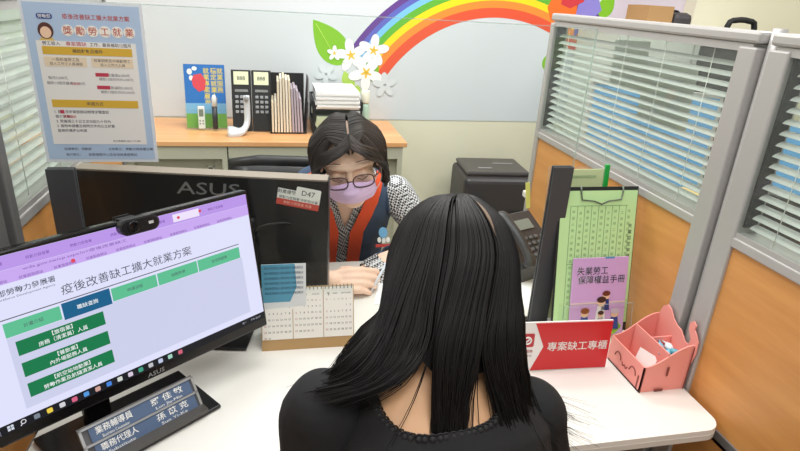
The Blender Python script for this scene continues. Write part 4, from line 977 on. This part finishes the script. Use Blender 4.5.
# bob hair: parted on top
HC = V(0, .012, .022)
def ehair(phi, el, s=1.0):                        # phi from the face direction, signed
    return V(.095 * s * math.cos(el) * math.sin(phi), .012 - .108 * s * math.cos(el) * math.cos(phi), .018 + .086 * s * math.sin(el))
def bob_path(phi, s, jit=0):
    """phi 35..180 deg (abs), sign picks the side; root on the parting"""
    a = abs(phi); sg = 1 if phi > 0 else -1; f = max(0, min(1, (a - math.radians(45)) / math.radians(120)))
    root = V(-.010 + sg * .003, -.082 + .15 * f, .0) ; root.z = .018 + .086 * s * math.sqrt(max(0.02, 1 - ((root.y - .012) / .112) ** 2))
    p1 = ehair(sg * (a * .86 + .06), math.radians(48), s * 1.02); p2 = ehair(sg * a, math.radians(14), s * 1.07)
    p3 = V(p2.x * 1.02, p2.y + .004, -.028) ; p4 = V(p2.x * 1.0 + sg * jit, p2.y * .98 + .006, -.066); p5 = V(p2.x * .88, p2.y * .9, -.092 + .02 * (1 - f))
    if a < math.radians(70):                      # swept fringe at the temples
        k = (math.radians(70) - a) / math.radians(30); p3 = V(sg * .092, -.062 + .02 * (1 - k), -.01); p4 = V(sg * .100, -.044, -.055); p5 = V(sg * .096, -.030, -.085)
    return [root, (root + p1) * .5 + V(sg * .006, 0, .010), p1, p2, p3, p4, p5]
paths = []
rnd = random.Random(3)
for i in range(1300):
    ph_ = math.radians(rnd.uniform(40, 180)) * (1 if i % 2 else -1); s_ = rnd.uniform(.985, 1.05)
    paths.append(([HW @ p for p in bob_path(ph_, s_, rnd.uniform(-.006, .008))], rnd.uniform(.0010, .0019)))
rows = [[HW @ q for q in cr(bob_path(math.radians(a) * sg, .975), 20)] for sg, rng in ((1, range(44, 181, 4)), (-1, range(180, 43, -4))) for a in rng]
cap = MB(); cap.loft(rows, cap=False, closed=False); 
def fringe(sg, v, s=1.0):                         # v 0 front .. 1 back of the parting
    q = 1 - v
    return [V(-.010 + sg * .002, -.090 + .05 * v, .084 * s + .012 * v), V(-.008 + sg * .026, -.099 + .03 * v, .073 + .014 * v), V(sg * (.058 + .014 * v), -.093 * s + .02 * v, .050 + .016 * v),
            V(sg * .088 * s, -.066 * s + .012 * v, .016), V(sg * .098 * s, -.046 * s, -.024), V(sg * .097 * s, -.034, -.062), V(sg * .090, -.028, -.088)]
for i in range(420):
    paths.append(([HW @ (p + V(rnd.gauss(0, .0015), rnd.gauss(0, .0015), 0)) for p in fringe(1 if i % 2 else -1, rnd.random(), rnd.uniform(1.0, 1.05))], rnd.uniform(.0010, .0018)))
hs_ = strands('hair', hairw, WK, paths, .002)
for sg in (1, -1):
    rws = [[HW @ q for q in cr(fringe(sg, v / 5, .985), 18)] for v in range(6)]; cap.loft(rws if sg < 0 else rws[::-1], cap=False, closed=False)

cap.build('hair_underlayer', hairw, hs_)
# pen
pe = thing('ballpoint_pen', 'slim blue pen held in the worker hand over the white form', 'pen', T(.262, 1.462, .7445))
MB().tube([(0, 0, 0), (.004, .004, .012), (.052, .02, .10)], [.0008, .0036, .0038], 8).build('barrel', M('pen_white', (220, 226, 236), .3), pe); MB().tube([(.052, .02, .10), (.056, .0215, .108)], [.0042, .003], 8).build('cap', M('pen_blue', (60, 110, 190), .3), pe)

# ------------------------------------------------------------------ the visitor, seen from behind
CL = thing('person', 'person with long straight black hair in a black lace-trimmed top, seen from behind', 'person', T(.235, .55, 0))
CI = CL.matrix_world.inverted()
def cl(*p): return tuple(CI @ Vector(p))
F2 = V(.03, .92, -.36).normalized(); U2 = V(.05, 0, 1); U2 = (U2 - F2 * U2.dot(F2)).normalized(); X2 = F2.cross(U2)
HC2 = CI @ Matrix(((X2.x, -F2.x, U2.x, .272), (X2.y, -F2.y, U2.y, .79), (X2.z, -F2.z, U2.z, 1.146), (0, 0, 0, 1)))
b = MB()
b.loft(torso_rings([(cl(.235, .46, .45), .165, .115), (cl(.235, .46, .54), .175, .125), (cl(.236, .50, .64), .15, .105), (cl(.236, .55, .76), .15, .10), (cl(.234, .60, .87), .165, .105),
                    (cl(.232, .64, .955), .165, .092), (cl(.232, .665, 1.005), .135, .07), (cl(.234, .68, 1.045), .085, .055), (cl(.238, .69, 1.07), .06, .05)], (1, .02, -.14)))
b.tube([cl(.236, .67, 1.02), cl(.246, .70, 1.08), cl(.258, .745, 1.11), cl(.268, .785, 1.13)], [.062, .053, .05, .052], 18)
head_geo(b, HC2)
s1, s2 = cl(.056, .66, 1.001), cl(.386, .67, .950)
e1, e2 = cl(.035, .62, .72), cl(.445, .64, .70); w1, w2 = cl(.12, .80, .655), cl(.36, .82, .655)
for A in ((s1, e1, w1), (s2, e2, w2)):
    limb(b, [A[0], [A[0][i] * .5 + A[1][i] * .5 + (0, -.008, 0)[i] for i in range(3)], A[1]], [.056, .047, .040]); limb(b, [A[1], [A[1][i] * .5 + A[2][i] * .5 for i in range(3)], A[2]], [.039, .034, .025])
hand_geo(b, hmat(w1, (.5, .8, -.12), (0, 0, 1)), -1, (.2, .25, .28, .3), .3); hand_geo(b, hmat(w2, (-.5, .8, -.12), (0, 0, 1)), 1, (.2, .25, .28, .3), .3)
for s in (-1, 1):
    hp_, kn, an = cl(.235 + s * .09, .50, .535), cl(.235 + s * .11, .92, .545), cl(.235 + s * .10, .86, .09)
    limb(b, [hp_, [(hp_[i] + kn[i]) / 2 for i in range(3)], kn], [.09, .076, .058]); limb(b, [kn, [(kn[i] * .55 + an[i] * .45) for i in range(3)], an], [.056, .054, .036])
    b.tube([an, (an[0], an[1] + .07, .045), (an[0], an[1] + .16, .03)], [.036, .038, .03], 14)
cbody = remeshed(b, 'body', .0036, 4)
link(cbody, 'body', M('skin_warm', (222, 172, 128), .5, vary=.03, vscale=20), CL)
NC = Vector(cl(.226, .62, 1.076))
def c_neck(p):
    q = p - NC
    if q.z > .09: return -1
    x = (q.x + .004) / .099; z = min(0, q.z + .0) / .061; e = (abs(x) ** 3.6 + abs(z) ** 3.6) ** (1 / 3.6) - 1
    return e * .08
def c_end(p): return min((p - Vector(w1)).length - .06, (p - Vector(w2)).length - .06, 1) if not (p.y > .2 and p.z < .70) else -1
cloth_black = M('black_jersey', (15, 15, 17), .85, bump=.1, bscale=500)
top, edge = garment(cbody, 'black_top', cloth_black, CL, lambda p: min(c_neck(p), c_end(p), p.z - .57 if p.y < .18 else 1), .006, .002, wrinkle=wob)
trou, _ = garment(cbody, 'trousers', M('trousers_black', (34, 34, 38), .8), CL, lambda p: min(.60 - p.z if p.y < .15 else 1, p.z - .10, 1) if not (p.z > .59 and p.y > .15) else -1, .004, .0015)
sho, _ = garment(cbody, 'shoes', M('shoe_black', (24, 24, 26), .4), CL, lambda p: .085 - p.z, .005, .002)
# scalloped lace along the neckline
ep = [p for p in edge if p.z > .86 and abs(p.x) < .12]
ep.sort(key=lambda p: math.atan2(p.z - NC.z + .02, p.x) if p.y < .12 else 10)
lace = MB(); last = None
for p in ep:
    if last is None or (p - last).length > .0075:
        o_ = (p - Vector((0, .15, p.z - .01))).normalized()
        lace.ell(tuple(p + o_ * .006), (.0062, .0062, .0062), None, 8, 6); lace.tube([p + o_ * .005 + V(.008 * math.cos(k * PI / 4), 0, .008 * math.sin(k * PI / 4)) for k in range(9)], .0014, 5); last = p
lace.build('lace_trim', M('lace_black', (22, 21, 23), .7), top)
# long hair
def e2(phi, el, s=1.0):                           # phi from the back of the head, + to the right
    return HC2 @ V(.098 * s * math.cos(el) * math.sin(phi), .012 + .108 * s * math.cos(el) * math.cos(phi), .022 + .110 * s * math.sin(el))
G = [  # phi, then world points: below the head, shoulder level, tip
 (-125, (.172, .79, 1.10), (.125, .80, 1.03), (.11, .79, .93)),
 (-95, (.153, .745, 1.11), (.105, .735, 1.05), (.07, .74, .95)),
 (-70, (.138, .700, 1.12), (.095, .672, 1.080), (.045, .690, 1.035)),
 (-45, (.152, .660, 1.13), (.118, .632, 1.085), (.058, .640, 1.060)),
 (-26, (.196, .632, 1.125), (.146, .606, 1.090), (.075, .606, 1.066)),
 (-14, (.206, .626, 1.115), (.207, .588, 1.025), (.208, .515, .92)),
 (4, (.235, .622, 1.115), (.224, .582, 1.02), (.222, .508, .92)),
 (18, (.268, .624, 1.115), (.242, .584, 1.02), (.238, .512, .92)),
 (24, (.275, .628, 1.11), (.298, .598, 1.03), (.312, .540, .93)),
 (42, (.322, .642, 1.11), (.336, .602, 1.01), (.356, .555, .91)),
 (60, (.346, .668, 1.11), (.360, .634, 1.00), (.412, .622, .925)),
 (85, (.370, .712, 1.10), (.378, .690, 1.00), (.436, .670, .945)),
 (125, (.378, .768, 1.09), (.375, .775, 1.0), (.39, .78, .90))]
G = [(math.radians(a),) + tuple(Vector(cl(*p)) for p in q) for a, *q in G]
def guide(phi):
    for i in range(len(G) - 1):
        if phi <= G[i + 1][0] or i == len(G) - 2:
            t = (phi - G[i][0]) / (G[i + 1][0] - G[i][0]); return [G[i][k].lerp(G[i + 1][k], t) for k in (1, 2, 3)]
def long_path(phi, s, dj=0, tip=1.0):
    root = HC2 @ V(.006 + .012 * math.sin(phi), .014 + .02 * math.cos(phi), .022 + .109 * s)
    g = guide(phi); p0 = e2(phi, math.radians(66), s * 1.01); p1 = e2(phi, math.radians(40), s * 1.01); p2 = e2(phi, math.radians(12), s * 1.02)
    cen = Vector(cl(.265, .74, 1.1)); 
    out = lambda p: p + (V(p.x - cen.x, p.y - cen.y, 0)).normalized() * ((s - 1) * .16)
    a, b_, c = out(g[0]), out(g[1]) + V(dj, 0, 0), out(g[2]) + V(dj * 2.2, 0, 0)
    c = b_.lerp(c, tip)
    return [root, p0, p1, p2, (p2 + a) * .5, a, b_, c]
rnd = random.Random(11); paths = []
for i in range(4200):
    d = rnd.uniform(-124, 124)
    if (-25 < d < -15 or 19 < d < 23) and rnd.random() < .98: continue
    ph_ = math.radians(d)
    paths.append((long_path(ph_, rnd.uniform(.99, 1.05), rnd.gauss(0, .005), rnd.uniform(.85, 1.6 if -15.5 < d < 30 else 1.15)), rnd.uniform(.0007, .0014)))
for i in range(60):                               # stray wisps on the right shoulder
    ph_ = math.radians(rnd.uniform(40, 95)); q = long_path(ph_, 1.05, rnd.gauss(.004, .006), 1.15); q[-1] = q[-1] + V(rnd.uniform(0, .045), rnd.uniform(-.02, .02), rnd.uniform(-.01, .035)); paths.append((q, .0008))
hair = strands('hair', hairb, CL, paths, .002, 4, 22)
rows = [[q for q in cr((lambda L: L[:6] + [L[5].lerp(L[6], .34)])(long_path(math.radians(a), .975)), 22)] for a in range(-124, 125, 4)]
capm = MB(); capm.loft(rows, cap=False, closed=False); capm.build('hair_underlayer', hairb, hair)
sc_ = MB(); Q = cr([e2(math.radians(24), math.radians(a), 1.062) for a in (62, 50, 38, 26)], 10)  # thin tapered tan streak laid over the dark hair
sc_.tube(Q, [.0004, .0014, .0024, .003, .003, .003, .0024, .0018, .001, .0004], 8, flat=.35); sc_.build('tan_streak', M('streak_tan', (112, 90, 72), .6), hair)
# stool under the visitor
so_ = thing('stool', 'black round stool under the visitor in black', 'stool', T(.235, .50, 0))
MB().lathe([(.17, .39), (.185, .40), (.185, .425), (.16, .44)], 28).build('seat', M('black_leather', (30, 30, 32), .38), so_)
for k in range(4):
    a = PI / 4 + k * PI / 2; MB().tube([(.12 * math.cos(a), .12 * math.sin(a), .39), (.18 * math.cos(a), .18 * math.sin(a), 0)], .012, 10).build('leg', chrome, so_)
